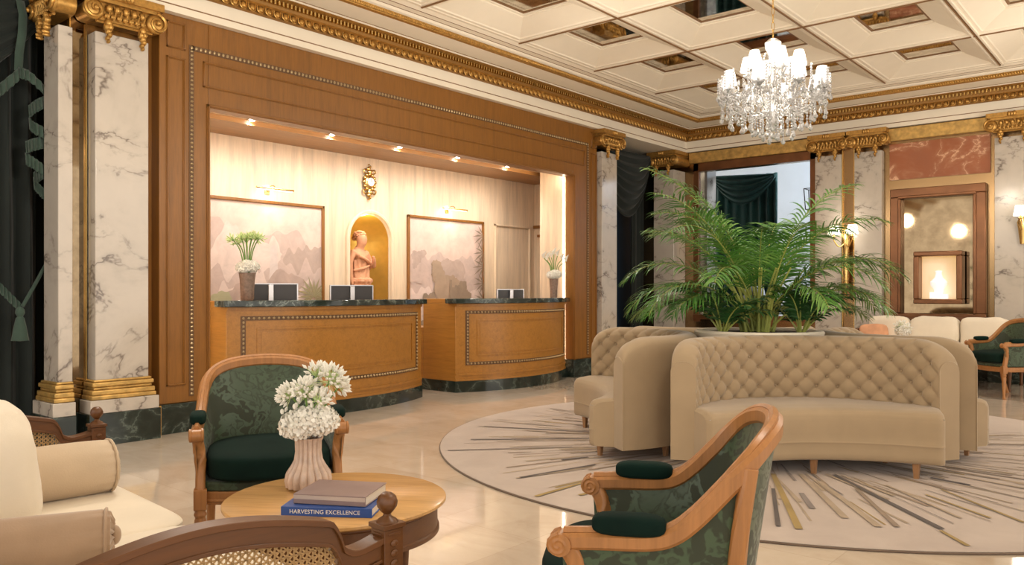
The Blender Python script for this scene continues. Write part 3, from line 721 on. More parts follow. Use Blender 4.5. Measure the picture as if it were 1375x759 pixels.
def mural(label, y0, y1, z0, z1, seed, right):
    t = thing('mural', label, 'painting', (AX, (y0+y1)/2, z0), PI/2, 'landscape murals on the alcove wall')
    w = y1-y0; h = z1-z0; q = MB(); lay = [0]
    def flat(poly, name):
        lay[0] += 1; d = -.012-.0004*lay[0]
        P = [(min(max(x, -w/2+.03), w/2-.03), min(max(z, .03), h-.03)) for x, z in poly]
        cx = sum(p[0] for p in P)/len(P); cz = sum(p[1] for p in P)/len(P)
        k = len(P); q.add([(cx, d, cz)]+[(x, d, z) for x, z in P], [(0, 1+(i+1) % k, 1+i) for i in range(k)], PN.index(name))
    def ridge(base, amp, fr, name, x0=None, x1=None, sd=0):
        x0 = -w/2 if x0 is None else x0; x1 = w/2 if x1 is None else x1; n = 60
        lay[0] += 1; d = -.012-.0004*lay[0]; vs = []
        for i in range(n+1):
            x = lerp(x0, x1, i/n); e = math.sin(PI*i/n)**.5 if (x1-x0) < w*.9 else 1
            z = base+amp*e*(noise.noise(Vector((x*fr, seed+sd, 0)))+.4*noise.noise(Vector((x*fr*3, seed+sd, 4)))+.3)
            vs += [(min(max(x,-w/2+.03),w/2-.03), d, .03), (min(max(x,-w/2+.03),w/2-.03), d, min(max(z,.03), h-.03))]
        q.add(vs, [(2*i, 2*i+2, 2*i+3, 2*i+1) for i in range(n)], PN.index(name))
    q.bx(-w/2+.02, w/2-.02, -.012, -.002, .02, h-.02, PN.index('sky'))
    rnd = random.Random(seed)
    def tree(cx, cz, s, name):
        for i in range(9): flat(ngon(cx+rnd.uniform(-.5,.5)*s, cz+rnd.uniform(-.4,.5)*s, s*rnd.uniform(.22,.4), 14, .5, rnd.random()*9), name)
    def leafs(cx, cz, s, name, a0, a1, n):
        for i in range(n):
            a = lerp(a0, a1, i/(n-1)); L = s*rnd.uniform(.8, 1.1)
            flat([(cx,cz),(cx+L*.5*math.cos(a)-.03*s*2*math.sin(a), cz+L*.5*math.sin(a)+.03*s*2*math.cos(a)),(cx+L*math.cos(a), cz+L*math.sin(a)-.08*s),(cx+L*.5*math.cos(a)+.03*s*2*math.sin(a), cz+L*.5*math.sin(a)-.03*s*2*math.cos(a))], name)
    if not right:
        ridge(1.28, .45, 2.2, 'far'); ridge(1.22, .5, 3.0, 'mist', -w/2, w*.1, 2); flat(ngon(-.25, 1.1, .35, 24, .5, 2), 'mist')
        ridge(1.15, .5, 3.4, 'mid', w*.12, w/2, 3); ridge(.95, .35, 3, 'far', sd=4)
        flat([(-.02,.3),(.02,1.3),(.10,1.32),(.16,.3)], 'fall'); ridge(.75, .3, 5, 'mist', sd=5)
        for cx, cz in ((.15,.9),(.3,.85),(-.35,.7)): flat(ngon(cx, cz, .15, 16, .6, cx), 'rock')
        tree(-.62, .60, .26, 'green'); tree(-.35, .45, .2, 'green'); ridge(.35, .2, 4, 'green', sd=8)
        leafs(.60, .72, .26, 'olive', -.6, 3.7, 15); leafs(.62, .5, .25, 'olive', .2, 3.0, 9); leafs(.45, .45, .2, 'green', .2, 3.0, 9)
    else:
        ridge(1.15, .35, 2.4, 'far'); tree(-.55, 1.22, .18, 'mid'); tree(-.6, 1.0, .2, 'far'); ridge(.75, .25, 3, 'mist', sd=2)
        tree(-.12, 1.02, .28, 'tree2'); tree(.12, 1.0, .34, 'mid'); tree(0, .78, .36, 'tree2'); tree(-.3, .62, .24, 'tree'); tree(.25, .72, .3, 'tree')
        flat([(.0,.2),(.03,.95),(.07,.95),(.09,.2)], 'tree'); tree(.4, .5, .24, 'mid'); ridge(.38, .2, 5, 'tree2', sd=5); ridge(.25, .15, 5, 'green', sd=6)
        for cz in (1.6, 1.35, 1.15, .9, .65, .5): leafs(.72, cz, .22, 'tree', 2.2, 4.6, 6)
    q.build('canvas', PM, t)
    q = MB(); e = .035
    for x0, x1, a, b_ in ((-w/2,-w/2+e,0,h),(w/2-e,w/2,0,h),(-w/2,w/2,h-e,h),(-w/2,w/2,0,e)): q.bx(x0, x1, -.035, 0, a, b_)
    q.build('frame', 'wood_wall', t, bevel=.006)
    t = thing('picture_lamp', 'slim brass picture lamp over the '+('right' if right else 'left')+' mural', 'picture lamp', (AX, (y0+y1)/2+(0 if right else -.02), z1+.10), PI/2)
    q = MB(); q.tube([(-.24,-.17,.02),(.24,-.17,.02)], .012, 8); q.tube(catmull([(0,0,0),(0,-.06,.05),(0,-.13,.06),(0,-.17,.03)],4), .006, 6); q.bx(-.03,.03,-.012,0,-.03,.03); q.build('arm', 'brass', t)
    q = MB(); q.tube([(-.225,-.165,.006),(.225,-.165,.006)], .007, 6); q.build('tube', 'pic_led', t)
mural('pale pink landscape mural with mountains and palm, behind the left desk', 4.46, 5.97, .42, 2.23, 3, False)
mural('pale pink landscape mural with clustered trees, between niche and blind door', 7.32, 8.83, .42, 2.23, 11, True)
# ------------------------------------------------------------------ cartel clock
t = thing('wall_clock', 'small ornate gilded wall clock above the statue niche', 'clock', (AX+.005, 6.66, 2.59), PI/2)
q = MB(); q.ell((0,-.02,0), (.085,.035,.10), 16, 10)
for a in range(12):
    an = 2*PI*a/12; q.ell((.088*math.cos(an), -.03, .10*math.sin(an)), (.022,.02,.026), 8, 6)
for i, (z, r) in enumerate(((.13,.035),(.165,.028),(.195,.018),(.22,.01),(-.13,.04),(-.165,.03),(-.195,.02),(-.22,.012))): q.ell((.01*(-1)**i, -.025, z), (r,.022,r*1.0), 9, 6)
for s in (-1,1):
    q.tube(catmull([(s*.05,-.02,.10),(s*.09,-.03,.12),(s*.08,-.03,.155),(s*.04,-.03,.15)],5), .010, 6); q.tube(catmull([(s*.05,-.02,-.10),(s*.10,-.03,-.11),(s*.08,-.03,-.15),(s*.03,-.03,-.14)],5), .011, 6)
q.build('case', 'brass', t)
q = MB(); q.lathe([(.052,0),(.052,.006),(0,.007)], 28, X=tr(0,-.055,0) @ rx(PI/2)); dl = q.build('dial', 'white_paint', t)
q = MB(); q.bar((0,-.066,0),(.018,-.066,.022),.004,.002); q.bar((0,-.066,0),(-.006,-.066,.038),.003,.002)
for a in range(12): q.bar((.040*math.cos(a*PI/6),-.0645,.040*math.sin(a*PI/6)),(.047*math.cos(a*PI/6),-.0645,.047*math.sin(a*PI/6)),.004,.001)
q.build('hand', 'black', dl)
# ------------------------------------------------------------------ statue
def skin(name, J, E, mat, parent, sub=2, loc=(0,0,0)):
    me = bpy.data.meshes.new(name); me.from_pydata([p for p, r in J], [], []); me.clear_geometry()
    me.from_pydata([p for p, r in J], E, []); me.materials.append(M[mat]); o = bpy.data.objects.new(name, me); COL.objects.link(o); o.parent = parent; o.location = loc
    m = o.modifiers.new('skin', 'SKIN'); m.use_smooth_shade = True
    for i, (p, r) in enumerate(J):
        sv = me.skin_vertices[0].data[i]; sv.radius = r if isinstance(r, tuple) else (r, r)
    me.skin_vertices[0].data[0].use_root = True
    s = o.modifiers.new('sub', 'SUBSURF'); s.levels = sub; s.render_levels = sub
    return o
t = thing('statue', 'draped terracotta classical statue standing in the gold arched niche', 'statue', (-8.12, 6.63, .62), PI/2+.25)
q = MB(); q.lathe([(.19,0),(.19,.04),(.17,.06),(.18,.10)], 28); q.build('pedestal', 'marble', t)
k = 1.0; ZO = .10
J = [((0,0,.62),(.12,.095)), ((0.012,0,.74),(.098,.075)), ((.0,-.005,.86),(.118,.082)), ((-.012,0,.955),(.115,.072)), ((-.014,0,1.005),(.046,.046)),
     ((-.008,-.010,1.05),(.045,.048)), ((0.002,-.030,1.10),(.064,.074)), ((.006,-.022,1.165),(.078,.088)), ((.004,-.004,1.225),(.055,.062)),
     ((-.145,0,.975),(.048,.048)), ((-.195,.01,.86),(.042,.042)), ((-.205,-.005,.73),(.032,.032)), ((-.20,-.02,.61),(.023,.026)), ((-.198,-.025,.56),(.024,.014)),
     ((.125,0,.975),(.048,.048)), ((.175,-.03,.86),(.042,.042)), ((.165,-.10,.80),(.033,.033)), ((.10,-.145,.90),(.024,.024)), ((.08,-.145,.94),(.022,.016)),
     ((-.06,0,.50),(.085,.085)), ((-.065,-.01,.30),(.06,.06)), ((-.06,.0,.06),(.04,.04)), ((.06,-.01,.50),(.085,.085)), ((.075,-.03,.30),(.06,.06)), ((.08,.0,.06),(.04,.04))]
J = [((p[0], p[1], ZO+p[2]), r) for p, r in J]
E = [(0,1),(1,2),(2,3),(3,4),(4,5),(5,6),(6,7),(7,8),(3,9),(9,10),(10,11),(11,12),(12,13),(3,14),(14,15),(15,16),(16,17),(17,18),(0,19),(19,20),(20,21),(0,22),(22,23),(23,24)]
skin('body', J, E, 'terracotta', t)
q = MB(); rnd = random.Random(4)
q.grid(lambda u, v: (.004+.071*math.cos(2*PI*u)*math.cos(v*PI/2-.15), .010+.078*math.sin(2*PI*u)*math.cos(v*PI/2-.15)*(1 if math.sin(2*PI*u) > 0 else .85), ZO+1.195+.072*math.sin(v*PI/2-.15)), 40, 10, cu=True)
for i in range(60):
    a = i*2.4; e = rnd.uniform(-.15, .9); q.ell((.004+.070*math.cos(a)*math.cos(e), .010+.074*math.sin(a)*math.cos(e), ZO+1.195+.066*math.sin(e)), (.017,.017,.014), 7, 5)
q.ell((0,.088,ZO+1.17), (.036,.034,.034), 10, 7); q.build('hair', 'terracotta', t)
q = MB(); q.lathe([(.15,.10),(.17,.25),(.165,.5),(.175,.62),(.160,.68),(.19,.71),(.185,.74),(.14,.765)], 90, rf=lambda a, z: (1+.06*math.sin(9*a+z*6)+.035*math.sin(17*a-z*9))*(1-.25*abs(math.sin(a))))
q.grid(lambda u, v: ((.150-.022*v+.008*math.sin(11*2*PI*u+4*v))*math.cos(2*PI*u), (.108-.012*v+.008*math.sin(9*2*PI*u-3*v))*math.sin(2*PI*u), .735+v*.30+.05*math.cos(2*PI*u)*v), 90, 14, cu=True)
q.tube([(.155*math.cos(a), .115*math.sin(a), .90+.05*math.cos(a)) for a in [2*PI*j/40 for j in range(40)]], .014, 6, closed=True)
q.tube(catmull([(-.13,-.085,1.03),(-.02,-.125,.98),(.10,-.10,.92),(.14,-.02,.86)],6), .020, 8)
q.build('drapery', 'terracotta', t)
# recessed downlights in the alcove soffit
for i, px in enumerate((4.62, 5.62, 6.62, 7.62, 8.62)):
    t = thing('downlight', ('first','second','third','fourth','fifth')[i]+' recessed downlight from the left in the alcove ceiling', 'downlight', (-7.30, px-.05, 2.95), 0, 'downlights in the alcove ceiling')
    q = MB(); q.lathe([(.045,-.006),(.045,.0),(.03,.0),(.03,-.006)], 20); rg_ = q.build('ring', 'silver', t)
    q = MB(); q.lathe([(.028,-.012),(.02,-.016),(0,-.017)][::-1], 16); q.build('lens', 'bulb', rg_)
    spot('alcove_spot', (-7.31, px-.05, 2.90), 36, 150, .9, (1,.96,.92), (-7.75, px-.05, 1.0), .03)
point('niche_lamp', (-8.05, 6.69, 2.12), 2.2, .03, (1,.8,.45))
for y_ in (5.2, 8.08): 
    l_ = bpy.data.lights.new('picture_light', 'AREA'); l_.shape = 'RECTANGLE'; l_.size = .45; l_.size_y = .03; l_.energy = 1.6; l_.color = (1,.86,.64)
    o_ = bpy.data.objects.new('picture_light', l_); COL.objects.link(o_); o_.location = (AX+.16, y_, 2.33); o_.rotation_euler = (0, math.radians(25), 0)
# ------------------------------------------------------------------ more shape helpers
def sgn(x, e): return math.copysign(abs(x)**e, x)
def pillow(q, c, s, e1=.35, e2=.35, nu=48, nv=24, wr=.0, seed=0, m=0, X=None):
    def fn(u, v):
        a = 2*PI*u; t = -PI/2+PI*v
        p = Vector((s[0]*sgn(math.cos(t), e1)*sgn(math.cos(a), e2), s[1]*sgn(math.cos(t), e1)*sgn(math.sin(a), e2), s[2]*sgn(math.sin(t), e1)))
        if wr: p *= 1+wr*noise.noise(p*9+Vector((seed,0,0)))+wr*.5*noise.noise(p*22+Vector((seed,3,0)))
        return tuple(p+Vector(c))
    q.grid(fn, nu, nv, m, cu=True, X=X)
def ybar(q, pts, w, h, m=0):     # rectangular bar following a curve: w sideways (horizontal), h vertical
    P = [Vector(p) for p in pts]; k = len(P); vs = []; fs = []
    for i in range(k):
        d = (P[min(i+1,k-1)]-P[max(i-1,0)]).normalized(); u = Vector((d.y, -d.x, 0))
        u = u.normalized() if u.length > .05 else Vector((1,0,0)); n_ = d.cross(u).normalized()
        ww = w[i] if isinstance(w, list) else w; hh = h[i] if isinstance(h, list) else h
        for a, b_ in ((-.5,-.3),(-.3,-.5),(.3,-.5),(.5,-.3),(.5,.3),(.3,.5),(-.3,.5),(-.5,.3)): vs.append(P[i]+u*(a*ww)+n_*(b_*hh))
    for i in range(k-1):
        for j in range(8): fs.append((i*8+j, i*8+(j+1)%8, i*8+8+(j+1)%8, i*8+8+j))
    fs += [tuple(range(7,-1,-1)), tuple((k-1)*8+j for j in range(8))]; q.add(vs, fs, m)
# ------------------------------------------------------------------ armchair (front is local -y)
HALF = [(.300,-.255,.615),(.300,-.17,.620),(.298,-.05,.625),(.295,.02,.642),(.290,.08,.68),(.284,.14,.730),(.275,.195,.778),(.25,.245,.820),(.20,.285,.850),(.12,.318,.868),(0,.332,.875)]
ym = lambda y: y if y < -.06 else -.06+(y+.06)*.80
BOT = [(.285,-.24,.37),(.285,-.17,.37),(.285,-.06,.37),(.284,.0,.37),(.28,.05,.37),(.272,.10,.37),(.26,.14,.37),(.235,.175,.37),(.18,.21,.37),(.10,.232,.37),(0,.24,.37)]
def armchair(label, loc, rot, group='green damask armchairs with pale wooden frames'):
    t = thing('armchair', label, 'armchair', loc, rot, group)
    top = HALF+[(-x,y,z) for x,y,z in HALF[-2::-1]]; bot = BOT+[(-x,y,z) for x,y,z in BOT[-2::-1]]
    top = [(x, ym(y), z) for x, y, z in top]; bot = [(x, ym(y), z) for x, y, z in bot]
    T = catmull(top, 5); B = catmull(bot, 5); n = len(T)
    q = MB(); wd = [.044 if 12 < i < n-13 else .044 for i in range(n)]
    ybar(q, [p+Vector((0,0,-.012)) for p in T], wd, [.040+.006*math.sin(PI*i/(n-1)) for i in range(n)])
    q.tube([p+Vector((0,0,.010)) for p in T], .012, 6)
    q.build('crest_rail', 'wood_chair', t)
    for s in (-1, 1):
        q = MB(); e = Vector((s*.300,-.262,.598)); pts = []
        for i in range(20):
            a = i/19*3.2*PI; r = .026*(1-i/19*.8); pts.append((e.x+s*.004, e.y-.004+r*math.sin(a)*-1, e.z+r*math.cos(a)-.002))
        q.tube([(e.x-.027, e.y, e.z-.002),(e.x+.027, e.y, e.z-.002)], .027, 16); q.tube([(x+s*.020,y,z) for x,y,z in pts], .006, 6); q.tube([(x-s*.028,y,z) for x,y,z in pts], .006, 6)
        q.build('arm_scroll', 'wood_chair', t)
        q = MB(); ybar(q, catmull([(s*.298,-.245,.585),(s*.292,-.225,.54),(s*.285,-.225,.46),(s*.285,-.245,.36),(s*.285,-.25,.31)],4), .040, .046); q.build('arm_support', 'wood_chair', t, bevel=.003)
        q = MB(); pillow(q, (s*.299,-.10,.650), (.034,.088,.026), .6, .55, 24, 14); q.build('arm_pad', 'velvet_green', t)
        q = MB(); ybar(q, catmull([(s*.272,ym(.235),.79),(s*.278,ym(.215),.68),(s*.272,ym(.195),.52),(s*.258,ym(.185),.34)],4), .032, .040); q.build('back_post', 'wood_chair', t, bevel=.003)
        q = MB(); q.bx(s*.285-.026, s*.285+.026, -.276, -.224, .285, .37)
        q.lathe([(.014,0),(.018,.012),(.013,.03),(.024,.24),(.02,.25),(.027,.262),(.022,.275),(.026,.29)], 24, (s*.285,-.25,0), rf=lambda a, z: 1-.06*abs(math.sin(4*a)) if .03 < z < .245 else 1)
        q.build('leg', 'wood_chair', t, bevel=.003)
        q = MB(); P = catmull([(s*.25,ym(.175),.36),(s*.25,ym(.18),.24),(s*.253,ym(.22),.10),(s*.258,ym(.27),0)],4); ybar(q, P, [lerp(.044,.03,i/(len(P)-1)) for i in range(len(P))], .04); q.build('leg', 'wood_chair', t, bevel=.003)
    def shell(off, za=0.0):
        def fn(u, v):
            i = u*(n-1); a = int(i); f = i-a; a2 = min(a+1, n-1); p = T[a].lerp(T[a2], f); b_ = B[a].lerp(B[a2], f)
            w = b_.lerp(p, v); d = Vector((-w.x*.9, -(w.y+.02), 0)); d = d.normalized() if d.length > .02 else Vector((0,-1,0))
            return tuple(w+d*(off+ (.022*math.sin(PI*v)*math.sin(PI*u)**.5 if off > 0 else 0))+Vector((0,0,-.02*v)))
        return fn
    q = MB(); q.grid(shell(.012), 90, 14); q.build('inside_back', 'damask', t)
    q = MB(); q.grid(shell(-.008), 90, 14); q.build('outside_back', 'damask', t)
    seat = [(-.285,-.24),(-.20,-.275),(-.1,-.292),(0,-.298),(.1,-.292),(.20,-.275),(.285,-.24),(.285,.02),(.27,.12),(.22,.19),(.12,.235),(0,.245),(-.12,.235),(-.22,.19),(-.27,.12),(-.285,.02)]; seat = [(x, ym(y)) for x, y in seat]
    q = MB(); q.prism([(x*.99,y*.99) for x,y in seat], .30, .355); q.prism([(x*1.0,y*1.01) for x,y in seat], .312, .325); q.build('seat_rail', 'wood_chair', t, bevel=.004)
    q = MB(); q.prism([(x*.96,y*.975) for x,y in seat], .355, .395); q.build('seat_upholstery', 'damask', t, bevel=.008)
    q = MB()
    def cush(u, v):
        a = 2*PI*u; tt = -PI/2+PI*v; x = .262*sgn(math.cos(tt),.3)*sgn(math.cos(a),.45); y = .255*sgn(math.cos(tt),.3)*sgn(math.sin(a),.45)
        y = y*.92-.070-.050*(1-(x/.262)**2)*(1 if y < 0 else -.1); z = .452+(.062*(1+.35*(1-(x/.27)**2)*(1-((y+.03)/.3)**2)) if math.sin(tt) > 0 else .055)*sgn(math.sin(tt),.35)
        if y > .05: x *= 1-.5*(y-.05)
        return (x, y, z)
    q.grid(cush, 56, 24, cu=True); 
    q.build('seat_cushion', 'velvet_green', t)
    return t
def face(lat, dep):       # rotation whose local -y points along a camera-frame direction
    x, y = cw(lat, dep); return math.atan2(x, -y)
x, y = cw(-1.125, 3.727)
chair = armchair('green damask armchair beyond the round coffee table, facing the camera', (x, y, 0), face(.33, -.945))
x, y = cw(.44, 2.18); dup(chair, (x, y, 0), face(-.975, .22), 'green damask armchair in the right foreground seen from behind its side')
x, y = cw(5.70, 9.30); dup(chair, (x, y, 0), face(-1, -.10), 'green armchair at the far right edge beside the far ivory settee')
# ------------------------------------------------------------------ coffee table
TZ = .481
tx, ty = cw(-.616, 2.835)
t = thing('coffee_table', 'round light wooden coffee table holding the books and ribbed vase', 'coffee table', (tx, ty, 0), .6)
q = MB(); q.lathe([(.0,TZ-.022),(.365,TZ-.022),(.372,TZ-.02),(.383,TZ-.012),(.383,TZ-.004),(.377,TZ),(0,TZ)], 96); q.build('tabletop', 'wood_table', t)
q = MB(); q.lathe([(.36,TZ-.022),(.36,TZ-.028),(.353,TZ-.034),(.353,TZ-.10),(.359,TZ-.105),(.359,TZ-.118),(.31,TZ-.118),(.31,TZ-.03)], 96); q.build('apron', 'wood_sofa', t)
for i in range(4):
    a = PI/4+i*PI/2+.15; c = (.305*math.cos(a), .305*math.sin(a)); q = MB()
    q.lathe([(.013,0),(.019,.015),(.014,.03),(.012,.05),(.027,.31),(.03,.335),(.02,.345),(.034,.36),(.034,.366),(.024,.37),(.03,.375),(.03,TZ-.03)], 20, (c[0],c[1],0), rf=lambda a_, z: 1-.07*abs(math.sin(4*a_)) if .05 < z < .33 else 1)
    q.bx(-.03,.03,-.022,.022,.372,TZ-.025,0,tr(c[0],c[1],0)@rz(a)); q.build('leg', 'wood_sofa', t)
q = MB(); q.lathe([(.02,.13),(.20,.13),(.205,.14),(.2,.15),(.02,.15)], 40); q.lathe([(.01,.125),(.03,.15),(.012,.20)],16)
for i in range(4):
    a = PI/4+i*PI/2+.15; q.bar((.03*math.cos(a),.03*math.sin(a),.14),(.305*math.cos(a),.305*math.sin(a),.14),.022,.018)
q.build('stretcher', 'wood_sofa', t)
# books
def book(name, label, cover, lat, dep, z, w, d, h, rot, band=False, title=None):
    x, y = cw(lat, dep); t = thing(name, label, 'book', (x, y, z), YAW+rot)
    q = MB(); q.bx(-w/2, w/2, -d/2, d/2, 0, .003); q.bx(-w/2, w/2, -d/2, d/2, h-.003, h); q.bx(-w/2, w/2, -d/2-.002, -d/2+.003, 0, h); q.build('cover', cover, t, bevel=.0012)
    q = MB(); q.bx(-w/2+.004, w/2-.004, -d/2+.002, d/2-.004, .003, h-.003); q.build('page_block', 'paper', t)
    if band: q = MB(); q.bx(-w/2+.001, w/2-.001, -d/2-.0032, -d/2-.0016, h*.48, h-.004); o = q.build('spine_band', 'book_band', t)
    if title:
        c = bpy.data.curves.new('title', 'FONT'); c.body = title; c.size = .0185; c.align_x = 'CENTER'; c.align_y = 'CENTER'; c.extrude = .0003; c.space_character = 1.04
        c.materials.append(M['ink_white']); me_ = bpy.data.meshes.new_from_object(bpy.data.objects.new('tmp', c)); o = bpy.data.objects.new('title', me_); COL.objects.link(o); o.parent = t; o.location = (-.005, -d/2-.0026, h/2); o.rotation_euler = (PI/2, 0, 0)
    return t
book('blue_book', 'blue hardback with a white title on its spine, lowest on the coffee table', 'book_blue', -.583, 2.683, TZ+.0005, .298, .215, .030, -.09, title='HARVESTING EXCELLENCE')
book('mauve_book', 'mauve cloth hardback lying on top of the blue book', 'book_mauve', -.570, 2.70, TZ+.0315, .247, .20, .032, -.19, band=True)
# table flowers
rnd = random.Random(5)
x, y = cw(-.748, 2.966)
t, _ = arrangement('ribbed blush vase of white flowers on the coffee table', (x, y, TZ), 'ribbed', rnd); t.rotation_euler = (0,0,YAW); t.scale = (1.04,)*3
q = MB(); q2 = MB()
for (hx, hy, hz, r, n) in ((-.055,-.02,.345,.062,60),(.0,-.04,.36,.066,70),(.075,-.01,.395,.075,90),(.02,.03,.41,.062,60),(-.02,.03,.33,.05,40),(.045,-.05,.33,.058,50),(.105,.01,.375,.055,45)):
    bud_cluster(q, (hx, hy, hz-.02), (hx*2, hy, .12), r, n, rnd)
    q2.tube(catmull([(hx*.15,hy*.15,.20),(hx*.5,hy*.5,.28),(hx,hy,hz-.02)],4), .0035, 6)
for i in range(26):
    a = rnd.uniform(0, 6.28); r = rnd.uniform(.03,.09); z = rnd.uniform(.26,.36); q.ell((r*math.cos(a)-.01, r*math.sin(a)*.7-.02, z), (.007,.007,.010), 6, 5)
q.build('agapanthus_heads', ['petal', 'petal_green'], t); q2.build('stems', 'stem_green', t)
def tall_flowers(label, loc, kind, spread, top, n, rnd, calla):
    t, z0 = arrangement(label, loc, kind, rnd); t.rotation_euler = (0,0,YAW)
    q = MB(); q2 = MB()
    for i in range(n):
        hx = spread*(-1+2*(i+.5)/n)+rnd.uniform(-.02,.02); hy = rnd.uniform(-.06,.06); hz = top-abs(hx)*.35+rnd.uniform(-.05,.02)
        P = catmull([(hx*.12,hy*.2,.22),(hx*.45,hy*.6,z0+(hz-z0)*.45),(hx*.95,hy,hz-.03),(hx*1.1,hy,hz)],4); q2.tube(P, .006, 6)
        if calla:
            q.grid(lambda u, v: (hx*1.1+(.006+.032*v)*math.cos(2*PI*u), hy+(.006+.032*v)*math.sin(2*PI*u), hz-.01+v*.07*(1+.4*math.cos(2*PI*u))), 14, 5, 0, cu=True)
        else: bud_cluster(q, (hx, hy, hz-.04), (hx, hy, .35), .085, 26, rnd, .05)
    q.build('flower_heads', ['petal' if calla else 'petal_green', 'stem_green'], t); q2.build('stems', 'stem_green', t)
tall_flowers('tall green-stemmed flowers in a ribbed brown vase on the left desk', (-6.95, 4.30, 1.12), 'woven', .14, .66, 9, random.Random(8), False)
tall_flowers('white calla flowers in a plain brown vase on the right desk', (-6.80, 8.98, 1.12), 'plain', .16, .60, 8, random.Random(9), True)
# ------------------------------------------------------------------ cane settee
def settee(label, loc, rot, L, D=.96, group=None, ncush=2, backcush=None):
    t = thing('cane_settee', label, 'sofa', loc, rot, group); hx = L/2; hy = D/2
    def railz(s):    # s = distance from front post centre
        s = min(s, D-s)
        if s < .03: return .584
        if s < .15: return .584-.014*math.sin(PI*(s-.03)/.16)+.02*max(0,(s-.10)/.05)**2
        if s < .175: return .604+.050*((s-.15)/.025)**.6
        return .655+.048*math.sin(min(1,(s-.175)/(D/2-.175))*PI/2)
    for sx in (-1, 1):
        x0 = sx*hx; N = 90; q = MB()
        def ring(s, z0_, z1_, w): return [(x0-w, -hy+s, z0_), (x0+w, -hy+s, z0_), (x0+w, -hy+s, z1_), (x0-w, -hy+s, z1_)]
        def band(fz0, fz1, w):
            vs = []; fs = []
            for i in range(N+1): s = .02+(D-.04)*i/N; vs += ring(s, fz0(s), fz1(s), w)
            for i in range(N):
                for k in range(4): fs.append((i*4+k, i*4+(k+1)%4, i*4+4+(k+1)%4, i*4+4+k))
            q.add(vs, fs+[(0,3,2,1),(N*4,N*4+1,N*4+2,N*4+3)])
        band(lambda s: railz(s)-.052-.01, lambda s: railz(s)-.010, .018); band(lambda s: railz(s)-.016, lambda s: railz(s), .027); band(lambda s: railz(s)-.064, lambda s: railz(s)-.054, .022)
        band(lambda s: .36, lambda s: .40, .02)
        for s in (.04, D-.07): q.bx(x0-.018, x0+.018, -hy+s, -hy+s+.03, .38, .53)
        q.build('arm_frame', 'wood_sofa', t, bevel=.003)
        q = MB(); z0c, z1c = .39, .66; sp = .0165
        def ok(s, z): return .06 < s < D-.06 and z0c < z < railz(s)-.055
        def strip(p, d, w):
            a = None; last = None; k = 0
            while k < 260:
                s, z = p[0]+d[0]*k*.006, p[1]+d[1]*k*.006; k += 1
                if ok(s, z):
                    if a is None: a = (s, z)
                    last = (s, z)
                elif a: 
                    if math.dist(a, last) > .01: q.bar((x0, -hy+a[0], a[1]), (x0, -hy+last[0], last[1]), w, .0028, up=(1,0,0))
                    a = None
            if a: q.bar((x0, -hy+a[0], a[1]), (x0, -hy+last[0], last[1]), w, .0028, up=(1,0,0))
        for i in range(int(1.7/sp)):
            strip((-.7+i*sp, z0c-.01), (.7071,.7071), .0035); strip((i*sp, z0c-.01), (-.7071,.7071), .0035)
        for i in range(int(.3/sp)): strip((0, z0c+i*sp), (1,0), .003)
        for i in range(int(D/sp)): strip((i*sp, z0c-.01), (0,1), .003)
        q.build('cane_panel', 'cane', t)
        for sy in (-1, 1):
            c = (x0, sy*hy, 0); q = MB()
            q.bx(c[0]-.029, c[0]+.029, c[1]-.029, c[1]+.029, .26, .60); q.bx(c[0]-.034, c[0]+.034, c[1]-.034, c[1]+.034, .602, .614)
            for dx, dy in ((0,-1),(0,1),(-1,0),(1,0)):
                for z0_, z1_ in ((.49,.592),):
                    q.bx(c[0]+dx*.030-.018*abs(dy)-.001, c[0]+dx*.030+.018*abs(dy)+.001, c[1]+dy*.030-.018*abs(dx)-.001, c[1]+dy*.030+.018*abs(dx)+.001, z0_, z0_+.006)
                    q.bx(c[0]+dx*.030-.018*abs(dy)-.001, c[0]+dx*.030+.018*abs(dy)+.001, c[1]+dy*.030-.018*abs(dx)-.001, c[1]+dy*.030+.018*abs(dx)+.001, z1_-.006, z1_)
                for zz_ in (.515,.54,.565): q.ell((c[0]+dx*.031, c[1]+dy*.031, zz_), (.004+.008*abs(dy), .004+.008*abs(dx), .010), 8, 5)
            q.lathe([(.012,0),(.02,.02),(.016,.05),(.028,.22),(.03,.26)], 20, c)
            ps = q.build('post', 'wood_sofa', t, bevel=.003)
            q = MB(); q.lathe([(.028,.614),(.024,.622),(.012,.630),(.009,.637),(.016,.645),(.0245,.658),(.0265,.672),(.022,.688),(.012,.698),(0,.700)], 24, c, rf=lambda a, z: 1+.03*math.sin(8*a) if z > .64 else 1); q.v = [(x, y, .614+(z-.614)*.88) for x, y, z in q.v]; q.build('finial', 'wood_sofa', ps)
    q = MB(); q.bx(-hx, hx, -hy, -hy+.03, .27, .345); q.bx(-hx, hx, hy-.03, hy+.02, .27, .345)
    for s in (-1,1): q.bx(s*hx-.025, s*hx+.025, -hy, hy, .27, .345)
    q.bx(-hx+.02, hx-.02, -hy+.02, hy-.02, .30, .34); q.build('seat_frame', 'wood_sofa', t, bevel=.004)
    q = MB(); N = 60
    zb_ = lambda u: .74+.09*math.sin(PI*u)**.8
    P = [(lerp(-hx+.02, hx-.02, i/N), hy, zb_(i/N)) for i in range(N+1)]
    ybar(q, P, .045, .06); ybar(q, [(x,y,.42) for x,y,z in P], .035, .05)
    for s in (-1,1): q.bx(s*(hx-.03)-.02, s*(hx-.03)+.02, hy-.02, hy+.02, .34, .76)
    q.build('back_frame', 'wood_sofa', t, bevel=.003)
    q = MB()
